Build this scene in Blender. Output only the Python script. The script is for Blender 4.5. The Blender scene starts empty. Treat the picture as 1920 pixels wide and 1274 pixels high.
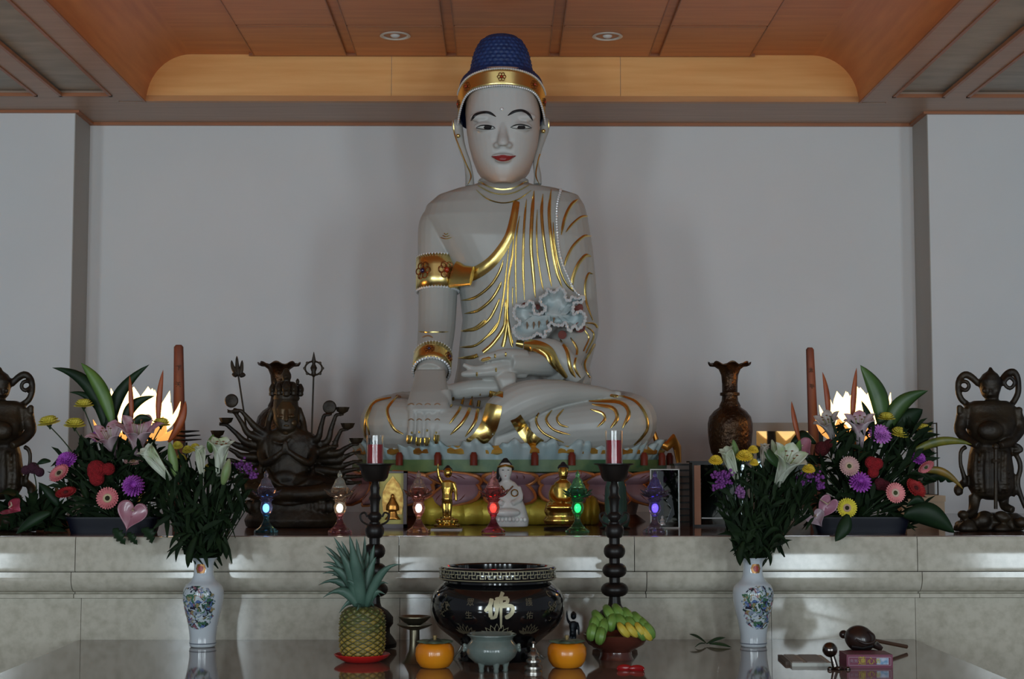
import bpy, bmesh, math, random
from math import sin, cos, pi, radians, sqrt, atan2
from mathutils import Vector, Matrix, noise
from mathutils.bvhtree import BVHTree
random.seed(7)
SC = bpy.context.scene
C = SC.collection
# ---------------------------------------------------------------- camera
F = 3000.0
PITCH = math.atan(233/3000.0); YAW = math.atan(20/3000.0)
CZ = 1.6
cam = bpy.data.cameras.new('camera'); camo = bpy.data.objects.new('camera', cam); C.objects.link(camo)
cam.sensor_width = 36; cam.sensor_fit = 'HORIZONTAL'; cam.lens = 36*F/1920; cam.clip_start = .05
camo.location = (0, 0, CZ); camo.rotation_euler = (pi/2 + PITCH, 0, -YAW)
SC.camera = camo
RM = camo.rotation_euler.to_matrix(); RMI = RM.transposed()
def P(px, py, Y):
    d = RM @ Vector(((px-960)/F, -(py-637)/F, -1))
    return Vector((0, 0, CZ)) + d*(Y/d.y)
def proj(v):
    q = RMI @ (Vector(v) - Vector((0, 0, CZ)))
    return 960 - q.x/q.z*F, 637 + q.y/q.z*F
# ---------------------------------------------------------------- light
SC.view_settings.view_transform = 'Standard'; SC.view_settings.look = 'None'
SC.view_settings.gamma = 1; SC.view_settings.use_curve_mapping = False
SC.view_settings.exposure = 0.30; SC.cycles.caustics_reflective = False
w = bpy.data.worlds.new('world'); SC.world = w; w.use_nodes = True
bgn = w.node_tree.nodes['Background']; bgn.inputs[0].default_value = (.74, .82, .95, 1); bgn.inputs[1].default_value = .12
def area(name, loc, size, energy, color, rot):
    l = bpy.data.lights.new(name, 'AREA'); l.shape = 'RECTANGLE'; l.size, l.size_y = size
    l.energy = energy; l.color = color
    o = bpy.data.objects.new(name, l); C.objects.link(o); o.location = loc; o.rotation_euler = rot; return o
# daylight through the openings of the hall's front, behind the viewer; (x, z, width, height, watts)
OPEN = [(-4.7, 1.9, .85, 1.9, 84), (-2.55, 1.75, .55, 2.0, 62), (-.85, 1.35, .32, 2.0, 27), (.75, 1.35, .3, 2.0, 25), (2.65, 1.75, .6, 2.0, 60), (4.6, 1.9, .85, 1.9, 78)]
for x, z, sx, sz, e in OPEN:
    area('daylight', (x, -3.6, z), (sx, sz), e, (.80, .93, 1.0), (pi/2, 0, 0))
for x, z, sx, sz in ((-2.27, .36, .34, .15), (-.80, .34, .14, .30), (2.72, .37, .30, .10), (-1.62, .22, .2, .12)):  # small lights added before the solid wall, for bright patches in the marble
    area('added_patch_light', (x, -3.58, z), (sx, sz), 1.6*sx*sz/.05, (.80, .93, 1.0), (pi/2, 0, 0))
# ---------------------------------------------------------------- materials
def M(name, col, rough=.5, metal=0, col2=None, scale=6, bump=0, bscale=None, emit=None, trans=0, ior=1.45, alpha=1, coat=0, detail=4, stretch=None, lo=.35, hi=.65, spec=None):
    m = bpy.data.materials.new(name); m.use_nodes = True; nt = m.node_tree; b = nt.nodes['Principled BSDF']
    b.inputs['Base Color'].default_value = (*col, 1); b.inputs['Roughness'].default_value = rough; b.inputs['Metallic'].default_value = metal
    if trans: b.inputs['Transmission Weight'].default_value = trans; b.inputs['IOR'].default_value = ior
    if coat: b.inputs['Coat Weight'].default_value = coat; b.inputs['Coat Roughness'].default_value = .08
    if spec is not None: b.inputs['Specular IOR Level'].default_value = spec
    if alpha < 1: b.inputs['Alpha'].default_value = alpha
    if emit: b.inputs['Emission Color'].default_value = (*emit[0], 1); b.inputs['Emission Strength'].default_value = emit[1]
    if col2 or bump:
        tc = nt.nodes.new('ShaderNodeTexCoord'); mp = nt.nodes.new('ShaderNodeMapping'); nt.links.new(tc.outputs['Object'], mp.inputs[0])
        if stretch: mp.inputs['Scale'].default_value = stretch
    if col2:
        n = nt.nodes.new('ShaderNodeTexNoise'); n.inputs['Scale'].default_value = scale; n.inputs['Detail'].default_value = detail
        r = nt.nodes.new('ShaderNodeValToRGB'); r.color_ramp.elements[0].position = lo; r.color_ramp.elements[1].position = hi
        r.color_ramp.elements[0].color = (*col, 1); r.color_ramp.elements[1].color = (*col2, 1)
        nt.links.new(mp.outputs[0], n.inputs[0]); nt.links.new(n.outputs[0], r.inputs[0]); nt.links.new(r.outputs[0], b.inputs['Base Color'])
    if bump:
        n2 = nt.nodes.new('ShaderNodeTexNoise'); n2.inputs['Scale'].default_value = bscale or scale; n2.inputs['Detail'].default_value = 3
        bp = nt.nodes.new('ShaderNodeBump'); bp.inputs['Strength'].default_value = bump; bp.inputs['Distance'].default_value = .01
        nt.links.new(mp.outputs[0], n2.inputs[0]); nt.links.new(n2.outputs[0], bp.inputs['Height']); nt.links.new(bp.outputs[0], b.inputs['Normal'])
    m.diffuse_color = (*col, 1)
    return m
# ---------------------------------------------------------------- mesh builder
class MB:
    def __init__(s): s.v = []; s.f = []
    def add(s, vs, fs):
        o = len(s.v); s.v += [Vector(a) for a in vs]; s.f += [tuple(i+o for i in f) for f in fs]; return s
    def grid(s, rows, closed=False, cap=False):
        n = len(rows[0]); vs = [p for r in rows for p in r]; fs = []
        for i in range(len(rows)-1):
            for j in range(n if closed else n-1):
                k = (j+1) % n; fs.append((i*n+j, i*n+k, (i+1)*n+k, (i+1)*n+j))
        if cap: fs.append(tuple(range(n))[::-1]); fs.append(tuple(range((len(rows)-1)*n, len(rows)*n)))
        return s.add(vs, fs)
    def lathe(s, prof, n=32, c=(0, 0, 0), cap=True, sy=1, fn=None):
        rows = []
        for r, z in prof:
            row = []
            for k in range(n):
                a = 2*pi*k/n; rr = fn(a, r, z) if fn else r
                row.append((c[0]+rr*cos(a), c[1]+rr*sin(a)*sy, c[2]+z))
            rows.append(row)
        return s.grid(rows, True, cap)
    def tube(s, pts, rad, n=8, flat=1, up=None, cap=True):
        pts = [Vector(p) for p in pts]; m = len(pts)
        if not hasattr(rad, '__len__'): rad = [rad]*m
        rows = []; prev = Vector(up) if up else None
        for i, p in enumerate(pts):
            t = (pts[min(i+1, m-1)]-pts[max(i-1, 0)])
            if t.length < 1e-9: t = Vector((0, 0, 1))
            t.normalize()
            if prev is None: prev = Vector((0, -1, 0)) if abs(t.y) < .9 else Vector((1, 0, 0))
            u = prev - t*prev.dot(t)
            if u.length < 1e-6: u = t.orthogonal()
            u.normalize(); w_ = t.cross(u)
            if not up: prev = u
            rows.append([p+(u*cos(2*pi*k/n)*flat+w_*sin(2*pi*k/n))*max(rad[i], 1e-5) for k in range(n)])
        return s.grid(rows, True, cap)
    def box(s, a, b):
        x0, y0, z0 = a; x1, y1, z1 = b
        return s.add([(x0,y0,z0),(x1,y0,z0),(x1,y1,z0),(x0,y1,z0),(x0,y0,z1),(x1,y0,z1),(x1,y1,z1),(x0,y1,z1)],
                     [(3,2,1,0),(4,5,6,7),(0,1,5,4),(1,2,6,5),(2,3,7,6),(3,0,4,7)])
    def ball(s, c, r, n=12, m=None, rot=None, fn=None):
        if not hasattr(r, '__len__'): r = (r, r, r)
        m = m or max(4, n//2+1); rows = []; c = Vector(c)
        for i in range(m+1):
            t = pi*i/m; row = []
            for k in range(n):
                a = 2*pi*k/n; st = max(sin(t), 1e-3); d = Vector((st*cos(a), st*sin(a), -cos(t)))
                if fn: d = d*fn(d)
                q = Vector((d.x*r[0], d.y*r[1], d.z*r[2]))
                row.append(c + (rot @ q if rot else q))
            rows.append(row)
        return s.grid(rows, True, True)
    def loft(s, rings, cap=True): return s.grid(rings, True, cap)
    def prism(s, pts, d0, d1):
        """outline pts as (x, z), thickness along y"""
        n = len(pts); vs = [(x, d0, z) for x, z in pts]+[(x, d1, z) for x, z in pts]
        fs = [tuple(range(n)), tuple(range(n, 2*n))[::-1]]+[(i, i+n, (i+1) % n+n, (i+1) % n) for i in range(n)]
        return s.add(vs, fs)
    def extr_x(s, prof, x0, x1):
        n = len(prof); vs = [(x0, y, z) for y, z in prof]+[(x1, y, z) for y, z in prof]
        fs = [tuple(range(n)), tuple(range(n, 2*n))[::-1]]+[(i, i+n, (i+1) % n+n, (i+1) % n) for i in range(n)]
        return s.add(vs, fs)
    def blade(s, base, tip, wid, bend=(0, 0, 0), side=None, n=7, cup=.25, thick=.0, wf=None):
        """a leaf or petal: a double row surface from base to tip with a bend at its middle"""
        base = Vector(base); tip = Vector(tip); bend = Vector(bend); ax = (tip-base)
        sd = Vector(side) if side else ax.cross(Vector((0, -1, 0)))
        if sd.length < 1e-7: sd = Vector((1, 0, 0))
        sd.normalize(); rows = []
        for i in range(n+1):
            t = i/n; c = base+ax*t+bend*(4*t*(1-t)); tn = ax+bend*(4-8*t)
            nm = sd.cross(tn); nm.normalize() if nm.length > 1e-9 else None
            wd = wid*(wf(t) if wf else sin(pi*min(1, t*.93+.07))**.75)*.5 if i < n else 0
            if not wf and i == 0: wd = wid*.12
            rows.append([c+sd*wd+nm*wd*cup, c+sd*wd*.5+nm*wd*cup*.3, c, c-sd*wd*.5+nm*wd*cup*.3, c-sd*wd+nm*wd*cup])
        return s.grid(rows)
    def build(s, name, mat, parent=None, loc=None, sharp=40, mod=None, solid=0, sub=0):
        me = bpy.data.meshes.new(name); me.from_pydata([tuple(v) for v in s.v], [], s.f)
        bm = bmesh.new(); bm.from_mesh(me); bmesh.ops.recalc_face_normals(bm, faces=bm.faces); bm.to_mesh(me); bm.free()
        me.validate(); me.shade_smooth()
        if sharp: me.set_sharp_from_angle(angle=radians(sharp))
        for m in (mat if isinstance(mat, (list, tuple)) else [mat]): me.materials.append(m)
        o = bpy.data.objects.new(name, me); C.objects.link(o)
        if parent: o.parent = parent
        if loc is not None: o.location = loc
        if solid:
            md = o.modifiers.new('thickness', 'SOLIDIFY'); md.thickness = solid; md.offset = 0
        if sub:
            md = o.modifiers.new('smooth', 'SUBSURF'); md.levels = sub; md.render_levels = sub
        return o
def fused(mb, vox, name, mat, parent=None, smooth=4, factor=.5):
    """one continuous surface from overlapping volumes"""
    o = mb.build('tmp', mat); r = o.modifiers.new('r', 'REMESH'); r.mode = 'VOXEL'; r.voxel_size = vox
    sm = o.modifiers.new('s', 'SMOOTH'); sm.iterations = smooth; sm.factor = factor
    dg = bpy.context.evaluated_depsgraph_get(); dg.update()
    me = bpy.data.meshes.new_from_object(o.evaluated_get(dg)); me.name = name
    bpy.data.objects.remove(o)
    me.materials.clear(); me.materials.append(mat); me.shade_smooth()
    q = bpy.data.objects.new(name, me); C.objects.link(q)
    if parent: q.parent = parent
    return q
def thing(name, label, cat, loc=(0, 0, 0), group=None, rotz=0):
    o = bpy.data.objects.new(name, None); C.objects.link(o); o.empty_display_size = .05
    o.location = loc; o.rotation_euler = (0, 0, rotz); o['label'] = label; o['category'] = cat
    if group: o['group'] = group
    return o
def tag(o, label, cat, group=None, kind=None):
    o['label'] = label; o['category'] = cat
    if group: o['group'] = group
    if kind: o['kind'] = kind
    return o
def struct(o, label=None):
    o['kind'] = 'structure'
    if label: o['label'] = label
    return o
def dup(root, loc=None, label=None, rotz=None, name=None):
    r = root.copy(); C.objects.link(r)
    if loc is not None: r.location = loc
    if rotz is not None: r.rotation_euler = (0, 0, rotz)
    if label: r['label'] = label
    for ch in list(root.children):
        c = ch.copy(); C.objects.link(c); c.parent = r
        for g in ch.children:
            d = g.copy(); C.objects.link(d); d.parent = c
    return r
class L:
    """local frame of a thing standing at depth Y on a surface of height zs; coordinates are read off the photograph at that depth"""
    def __init__(s, bx, Y, zs):
        s.Y = Y; lo, hi = 0, 2000
        for _ in range(50):
            m = (lo+hi)/2
            if P(bx, m, Y).z > zs: lo = m
            else: hi = m
        s.by = lo; s.o = P(bx, lo, Y); s.o.z = zs; s.bx = bx
        s.s = P(bx+1, lo, Y).x-P(bx, lo, Y).x
    def p(s, px, py, d=0):
        return P(px, py, s.Y+d)-s.o
    def z(s, py): return max(0, P(s.bx, py, s.Y).z-s.o.z)
    def prof(s, pr): return [(max(r, .02)*s.s, s.z(y)) for r, y in pr]
def spline(pts, n):
    """Catmull-Rom through pts, n samples per span"""
    pts = [Vector(p) for p in pts]; out = []
    for i in range(len(pts)-1):
        a = pts[max(i-1, 0)]; b = pts[i]; c = pts[i+1]; d = pts[min(i+2, len(pts)-1)]
        for k in range(n):
            t = k/n; out.append(.5*((2*b)+(c-a)*t+(2*a-5*b+4*c-d)*t*t+(3*b-a-3*c+d)*t**3))
    out.append(pts[-1]); return out
def bvh_of(o):
    return BVHTree.FromPolygons([v.co.copy() for v in o.data.vertices], [tuple(p.vertices) for p in o.data.polygons])
def ontobody(bvh, org, px, py, default=None):
    """point and normal where the sight line through (px,py) meets a shape (its local frame at org)"""
    o = Vector((0, 0, CZ)); d = (P(px, py, 6)-o).normalized()
    h = bvh.ray_cast(o-org, d)
    return (h[0], h[1]) if h[0] is not None else (None, None)
def stripe(mb, bvh, org, pts, wid, n=6, h=.004, taper=True, bulge=.3):
    """raised painted line carved on a body: pts [(px,py)], width in pixels"""
    sp = spline([(a, b, 0) for a, b in pts], n); m = len(sp)
    rows = []
    for i, q in enumerate(sp):
        t = sp[min(i+1, m-1)]-sp[max(i-1, 0)]; t = Vector((t.x, t.y)); t.normalize() if t.length else None
        nx, ny = -t.y, t.x; k = i/(m-1)
        w_ = wid(k) if callable(wid) else wid*(min(1, sin(pi*(k*.92+.04))*1.6) if taper else 1)
        row = []; ok = True
        for j in (-1, -.5, 0, .5, 1):
            c, nn = ontobody(bvh, org, q.x+nx*w_*.5*j, q.y+ny*w_*.5*j)
            if c is None: ok = False; break
            row.append(c+nn*(h*(1-abs(j)*(1-bulge))))
        if ok and row and (row[0]-row[-1]).length < .16: 
            if rows and (rows[-1][2]-row[2]).length > .12:
                if len(rows) > 1: mb.grid(rows)
                rows = []
            rows.append(row)
        else:
            if len(rows) > 1: mb.grid(rows)
            rows = []
    if len(rows) > 1: mb.grid(rows)
def beads(mb, pts, r, gap=2.1):
    """a string of small round beads threaded along a path, one continuous piece"""
    pts = [Vector(p) for p in pts]; run = [pts[0]]
    def flush(run):
        if len(run) < 2: return
        ln = sum((b-a).length for a, b in zip(run[:-1], run[1:])); n = max(1, round(ln/(gap*r))); ps, rs = [], []
        m = n*6; seg = 0; acc = 0
        for i in range(m+1):
            d = ln*i/m
            while seg < len(run)-2 and acc+(run[seg+1]-run[seg]).length < d: acc += (run[seg+1]-run[seg]).length; seg += 1
            L_ = (run[seg+1]-run[seg]).length or 1; ps.append(run[seg].lerp(run[seg+1], (d-acc)/L_)); rs.append(r*max(.55, sin(pi*(i % 6)/6)**.6))
        mb.tube(ps, rs, 7)
    for a, b in zip(pts[:-1], pts[1:]):
        if (b-a).length > .1: flush(run); run = [b]
        else: run.append(b)
    flush(run)
def each(mb, name, mat, parent, **k):
    """builds every separate piece of mb as a part of its own"""
    n = len(mb.v); par = list(range(n))
    def find(i):
        while par[i] != i: par[i] = par[par[i]]; i = par[i]
        return i
    for f in mb.f:
        r = find(f[0])
        for i in f[1:]: par[find(i)] = r
    groups = {}
    for f in mb.f: groups.setdefault(find(f[0]), []).append(f)
    outl = []
    for g in groups.values():
        ids = sorted({i for f in g for i in f}); mp_ = {i: j for j, i in enumerate(ids)}; q = MB()
        q.v = [mb.v[i] for i in ids]; q.f = [tuple(mp_[i] for i in f) for f in g]; outl.append(q.build(name, mat, parent, **k))
    return outl
def text_mesh(s, size, depth=0, bold=0):
    cu = bpy.data.curves.new('t', 'FONT'); cu.body = s; cu.size = size; cu.extrude = depth; cu.align_x = 'CENTER'; cu.align_y = 'CENTER'; cu.resolution_u = 3; cu.offset = bold
    o = bpy.data.objects.new('t', cu); C.objects.link(o); dg = bpy.context.evaluated_depsgraph_get(); dg.update()
    me = bpy.data.meshes.new_from_object(o.evaluated_get(dg))
    vs = [v.co.copy() for v in me.vertices]; fs = [tuple(p.vertices) for p in me.polygons]
    bpy.data.objects.remove(o); bpy.data.meshes.remove(me); return vs, fs
# shared materials
MARB = M('statue_marble', (.40, .41, .39), .38, col2=(.50, .495, .465), scale=3, lo=.3, hi=.7)
GOLD = M('gold_leaf', (.86, .64, .22), .27, 1, bump=.08, bscale=25)
GOLD2 = M('bright_gold', (.92, .74, .30), .26, 1)
SILV = M('silver_beads', (.85, .88, .90), .25, .35)
BRONZE = M('dark_bronze', (.014, .009, .006), .5, .3, col2=(.038, .024, .011), scale=14, bump=.3, bscale=40)
BRONZE2 = M('vase_bronze', (.035, .017, .009), .36, .7, col2=(.085, .042, .018), scale=25, bump=.6, bscale=60)
BLACKW = M('dark_turned_wood', (.011, .008, .007), .38, .0, spec=.35)
REDP = M('red_brown_paint', (.17, .022, .010), .45, spec=.25)
# ---------------------------------------------------------------- setting
TOP = CZ-.233; TAB = CZ-.57
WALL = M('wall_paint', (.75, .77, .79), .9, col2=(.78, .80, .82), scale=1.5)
WALLE = M('shaded_wall_paint', (.44, .42, .39), .9, col2=(.47, .45, .42), scale=1.5)  # wall colour with the niche returns' shade put in; wall_front shares it
def wood(name, a, b, scl=(1, 12, 12), rough=.4): return M(name, a, rough, col2=b, scale=2.2, stretch=scl, detail=8, lo=.3, hi=.7)
WOODR = wood('red_ceiling_veneer', (.56, .20, .075), (.68, .27, .10))
WOODX = wood('cove_veneer', (.56, .20, .075), (.68, .27, .10), (14, 1, 14))
WOODL = wood('light_veneer', (.82, .40, .12), (.92, .52, .19), (1, 8, 14))
WOODG = wood('grey_brown_frame', (.38, .25, .18), (.46, .31, .225), (1, 14, 14))
BEAD = wood('orange_bead', (.34, .12, .045), (.42, .16, .07), (1, 10, 10))
GREYP = M('grey_ceiling_panel', (.34, .33, .29), .5, col2=(.43, .42, .37), scale=5, stretch=(1, 3, 1), detail=8)
STONE = M('cream_marble', (.46, .43, .35), .09, col2=(.58, .545, .46), scale=38, detail=12, lo=.3, hi=.6, spec=.36)
STONE2 = M('brown_marble', (.20, .155, .13), .06, col2=(.26, .21, .18), scale=40, detail=12, lo=.3, hi=.65, spec=.7)
TOPM = M('altar_top_stone', (.13, .07, .055), .10, col2=(.20, .11, .09), scale=14, detail=6, spec=.7)
FLOORM = M('hall_floor', (.42, .38, .34), .3, col2=(.5, .46, .42), scale=2)
struct(MB().box((-6, -4, -.1), (6, 8.1, 0)).build('floor', FLOORM))
YB, YN, YR = 7.8, 7.53, 7.32
ZS = CZ+1.677; ZC = CZ+1.898
XL, XR = -2.028, 2.033
struct(MB().box((XL, YB, 0), (XR, YB+.1, ZS+.05)).build('wall_back', WALL))
struct(MB().box((-6, YN, 0), (XL-.004, YN+.1, ZS+.05)).build('wall_left', WALL))
struct(MB().box((XR+.004, YN, 0), (6, YN+.1, ZS+.05)).build('wall_right', WALL))
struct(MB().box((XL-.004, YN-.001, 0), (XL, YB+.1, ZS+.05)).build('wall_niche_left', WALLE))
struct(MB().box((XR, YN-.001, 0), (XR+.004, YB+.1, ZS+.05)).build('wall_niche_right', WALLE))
# front of the hall (behind the viewer) with its openings
xs = sorted([(x-sx/2, x+sx/2, z-sz/2, z+sz/2) for x, z, sx, sz, e in OPEN]); mb = MB(); x0 = -6
for a, b, c, d in xs:
    mb.box((x0, -3.8, 0), (a, -3.62, 3.6)); mb.box((a, -3.8, 0), (b, -3.62, c)); mb.box((a, -3.8, d), (b, -3.62, 3.6)); x0 = b
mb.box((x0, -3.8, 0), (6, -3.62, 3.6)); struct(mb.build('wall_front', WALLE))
# flat ceiling with its tiles, arched ends of the cove, soffits
XC0, XC1, XT0, XT1 = -1.647, 1.66, -1.44, 1.445
ribs = [-1.17, -.695, -.232, .244, .708, 1.176]
mb = MB().box((XT0, 0, ZC), (XT1, YR, ZC+.05)); struct(mb.build('ceiling', WOODR))
mb = MB()
ys = [YR-.02-.515*k for k in range(14)]
for i in range(5):
    for k in range(13):
        mb.box((ribs[i]+.024, ys[k+1]+.01, ZC-.012), (ribs[i+1]-.024, ys[k]-.01, ZC+.002))
struct(mb.build('ceiling_tiles', WOODR, sharp=30))
mb = MB()
for i in range(5):
    for k in range(1, 13): mb.box((ribs[i]+.03, ys[k]-.004, ZC-.016), (ribs[i+1]-.03, ys[k]+.004, ZC))
    for e in (0, 1): mb.box((ribs[i+e]+(-.026 if e else .022), .6, ZC-.015), (ribs[i+e]+(-.022 if e else .026), YR-.03, ZC))
mb.box((ribs[0], YR-.03, ZC-.012), (ribs[-1], YR-.015, ZC)); struct(mb.build('trim_1', BEAD))
for sgn, xa, xb, nm in ((-1, XC0, XT0, 'cove_left'), (1, XC1, XT1, 'cove_right')):
    rows = []
    for yy in (0, 3, 6, YR):
        rows.append([(xa+(xb-xa)*(1-cos(t*pi/24)), yy, ZS+(ZC-ZS)*sin(t*pi/24)) for t in range(13)])
    struct(MB().grid(rows).build('ceiling_'+nm, WOODX))
# light coloured end panel with arched corners
n = 12; out = []
for t in range(n+1): a = pi/2*t/n; out.append((XC0+(XT0-XC0)*(1-cos(a)), ZS+(ZC-ZS)*sin(a)))
for t in range(n+1): a = pi/2*(1-t/n); out.append((XC1+(XT1-XC1)*(1-cos(a)), ZS+(ZC-ZS)*sin(a)))
for nm, xa, xb in (('a', -9, -.512), ('b', -.510, .552), ('c', .554, 9)):
    pts = [(max(xa, min(xb, x)), z) for x, z in out]; q = []
    for p_ in pts:
        if not q or (abs(p_[0]-q[-1][0])+abs(p_[1]-q[-1][1])) > 1e-5: q.append(p_)
    if nm != 'a': q = [(xa, ZS)]+[p_ for p_ in q if p_[0] > xa or p_[1] > ZS+.1]
    if nm != 'c': q = [p_ for p_ in q if p_[0] < xb or p_[1] > ZS+.1]+[(xb, ZS)]
    o = struct(MB().prism(q, YR, YR+.02).build('trim_2', WOODL))
struct(MB().box((XC0, YR-.012, ZS-.002), (XC1, YR+.024, ZS+.024)).build('trim_3', wood('bead_light', (.5, .22, .075), (.58, .29, .11), (1, 10, 10))))
# soffit ring
mb = MB().box((-6, YR+.021, ZS), (6, YB+.1, ZS+.04)); struct(mb.build('ceiling_soffit_back', WOODG))
mb = MB().box((-6, YR-.11, ZS), (XC0-.13, YR+.021, ZS+.04)); mb.box((XC1+.13, YR-.11, ZS), (6, YR+.021, ZS+.04)); struct(mb.build('trim_4', WOODG))
mb = MB()
mb.box((XL, YB-.02, ZS-.014), (XR, YB, ZS+.002)); mb.box((-6, YN-.02, ZS-.012), (XL, YN, ZS+.002)); mb.box((XR, YN-.02, ZS-.012), (6, YN, ZS+.002))
mb.box((XL, YN-.02, ZS-.012), (XL+.02, YB, ZS+.002)); mb.box((XR-.02, YN-.02, ZS-.012), (XR, YB, ZS+.002))
struct(mb.build('trim_5', BEAD))
for sg, nm in ((-1, 'left'), (1, 'right')):
    e0 = abs(XC0 if sg < 0 else XC1); mb = MB(); bd = MB()
    # longitudinal frames and recessed grey panels
    mb.box(*[tuple(v) for v in ((min(sg*e0, sg*(e0+.13)), 0, ZS), (max(sg*e0, sg*(e0+.13)), YR, ZS+.04))])
    bays = [(e0+.13, e0+.37), (e0+.47, e0+1.05), (e0+1.15, e0+1.75)]
    for a, b in bays:
        mb.box((min(sg*b, sg*(b+.1)), 0, ZS), (max(sg*b, sg*(b+.1)), YR-.11, ZS+.04))
        for q in (a, b-.014):
            bd.box((min(sg*q, sg*(q+.014)), 0, ZS-.006), (max(sg*q, sg*(q+.014)), YR-.11, ZS+.01))
        bd.box((min(sg*a, sg*b), YR-.124, ZS-.006), (max(sg*a, sg*b), YR-.11, ZS+.01))
    bd.box((min(sg*e0, sg*(e0+.012)), 0, ZS-.006), (max(sg*e0, sg*(e0+.012)), YR-.003, ZS+.01))
    struct(mb.build('ceiling_soffit_'+nm, WOODG)); struct(bd.build('trim_6', BEAD))
    g = MB()
    for a, b in bays: g.box((min(sg*a, sg*b), 0, ZS+.022), (max(sg*a, sg*b), YR-.11, ZS+.035))
    struct(g.build('ceiling_panel_'+nm, GREYP))
# recessed downlights
def downlight(px, py, lab):
    c = P(px, py, 1); d = c-Vector((0, 0, CZ)); c = Vector((0, 0, CZ))+d*((ZC-.012-CZ)/d.z)
    t = thing('downlight', lab, 'light', c, 'recessed downlights')
    MB().lathe([(.055, 0), (.066, -.001), (.068, -.005), (.058, -.007), (.052, -.001)], 32, cap=False).build('ring', M('downlight_ring', (.75, .70, .62), .3), t)
    MB().lathe([(.055, -.003), (.045, .004), (.03, .008), (.004, .009)], 32, cap=False).build('reflector', M('downlight_chrome', (.55, .56, .55), .25, .9), t)
    MB().ball((0, 0, .0), (.022, .022, .012), 16).build('bulb', M('bulb_glass', (.8, .8, .78), .15), t)
downlight(741, 66, 'round recessed ceiling downlight left of the blue crown'); downlight(1139, 67, 'round recessed ceiling downlight right of the blue crown')
# ---------------------------------------------------------------- altar and table
al = thing('marble_altar', 'long cream marble altar counter with moulded edge and dark polished top', 'altar', (0, 5.3, 0))
def A(y, z): return (y-5.3, z)
q = [(5.20, -.240), (5.203, -.233), (5.4, -.233), (5.4, -.35), (5.2, -.35)]
lab = None
xsU = [-5.5, -1.372, -.33, .43, 1.345, 5.5]
for a, b in zip(xsU[:-1], xsU[1:]):
    pr = [(5.20, -.245), (5.204, -.236), (5.21, -.2345), (5.4, -.2345), (5.4, -.347), (5.204, -.347), (5.2, -.343)]
    MB().extr_x([A(y, CZ+z) for y, z in pr], a+.0012, b-.0012).build('edge_slab', STONE, al, sharp=30)
xsM = [-5.5, -1.385, .47, 1.36, 5.5]
for a, b in zip(xsM[:-1], xsM[1:]):
    pr = [(5.4, -.349), (5.204, -.349), (5.203, -.366)]+[(5.203+.052*(1-cos(t*pi/16)), -.368-.048*sin(t*pi/16)) for t in range(9)]+[(5.258, -.42), (5.24, -.422), (5.24, -.434), (5.262, -.437), (5.4, -.437)]
    MB().extr_x([A(y, CZ+z) for y, z in pr], a+.0012, b-.0012).build('moulding', STONE, al, sharp=30)
xsB = [-5.5, -1.365, -.33, .88, 1.35, 5.5]
for a, b in zip(xsB[:-1], xsB[1:]):
    MB().box((a+.0008, -.04, .0), (b-.0008, .1, CZ-.437)).build('face_slab', STONE, al)
MB().box((-5.5, -.085, TOP-.03), (5.5, 2.225, TOP)).box((XL+.01, 2.2255, TOP-.03), (XR-.01, 2.495, TOP)).build('counter_top', TOPM, al)
MB().box((-5.5, .1, 0), (5.5, 2.2, TOP-.03)).build('core', STONE, al)
tb = thing('offering_table', 'low polished brown marble offering table in front of the altar', 'table', (0, 4.3, 0))
MB().box((-1.367, -.6, TAB-.06), (1.343, .958, TAB)).build('table_top', STONE2, tb, sharp=30)
MB().box((-1.32, -.55, 0), (1.30, .955, TAB-.06)).build('table_base', STONE, tb)
# ---------------------------------------------------------------- large marble statue
BL = L(945, 6.6, TOP); BO = BL.o; S = BL.s
bud = thing('buddha_statue', 'large seated white marble statue with blue hair, gold headband and gold-striped robe', 'statue', BO)
def p(x, y, d=0): return BL.p(x, y, d)
def elring(cx, y, hw, hd, d, n=40, e=2.3):
    c = p(cx, y, d); r = []
    for k in range(n):
        a = 2*pi*k/n; ca, sa = cos(a), sin(a)
        r.append(c+Vector((hw*S*math.copysign(abs(ca)**(2/e), ca), hd*S*math.copysign(abs(sa)**(2/e), sa), 0)))
    return r
def edges(rows, e=2.3): return [elring((a+b)/2, y, (b-a)/2, hd, d, e=e) for y, a, b, hd, d in rows]
mb = MB()
mb.loft(edges([(338, 896, 992, 42, .02), (346, 895, 993, 44, .02), (351, 880, 1010, 50, .02), (357, 852, 1050, 58, .02), (368, 819, 1087, 66, .02), (387, 797, 1099, 74, .015), (410, 790, 1105, 80, .01),
   (450, 812, 1108, 84, 0), (500, 842, 1111, 82, 0), (550, 860, 1114, 76, 0), (600, 866, 1119, 74, 0), (650, 860, 1118, 74, 0), (690, 856, 1095, 76, 0), (720, 850, 1085, 76, 0), (800, 840, 1060, 80, -.02), (850, 840, 1060, 80, -.02)], 2.4))
def T(pts, n=14, flat=1):
    sp = spline([p(x, y, d) for x, y, d, r in pts], 5); rr = spline([(r, 0, 0) for x, y, d, r in pts], 5)
    mb.tube(sp, [q.x*S for q in rr], n, flat)
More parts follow.
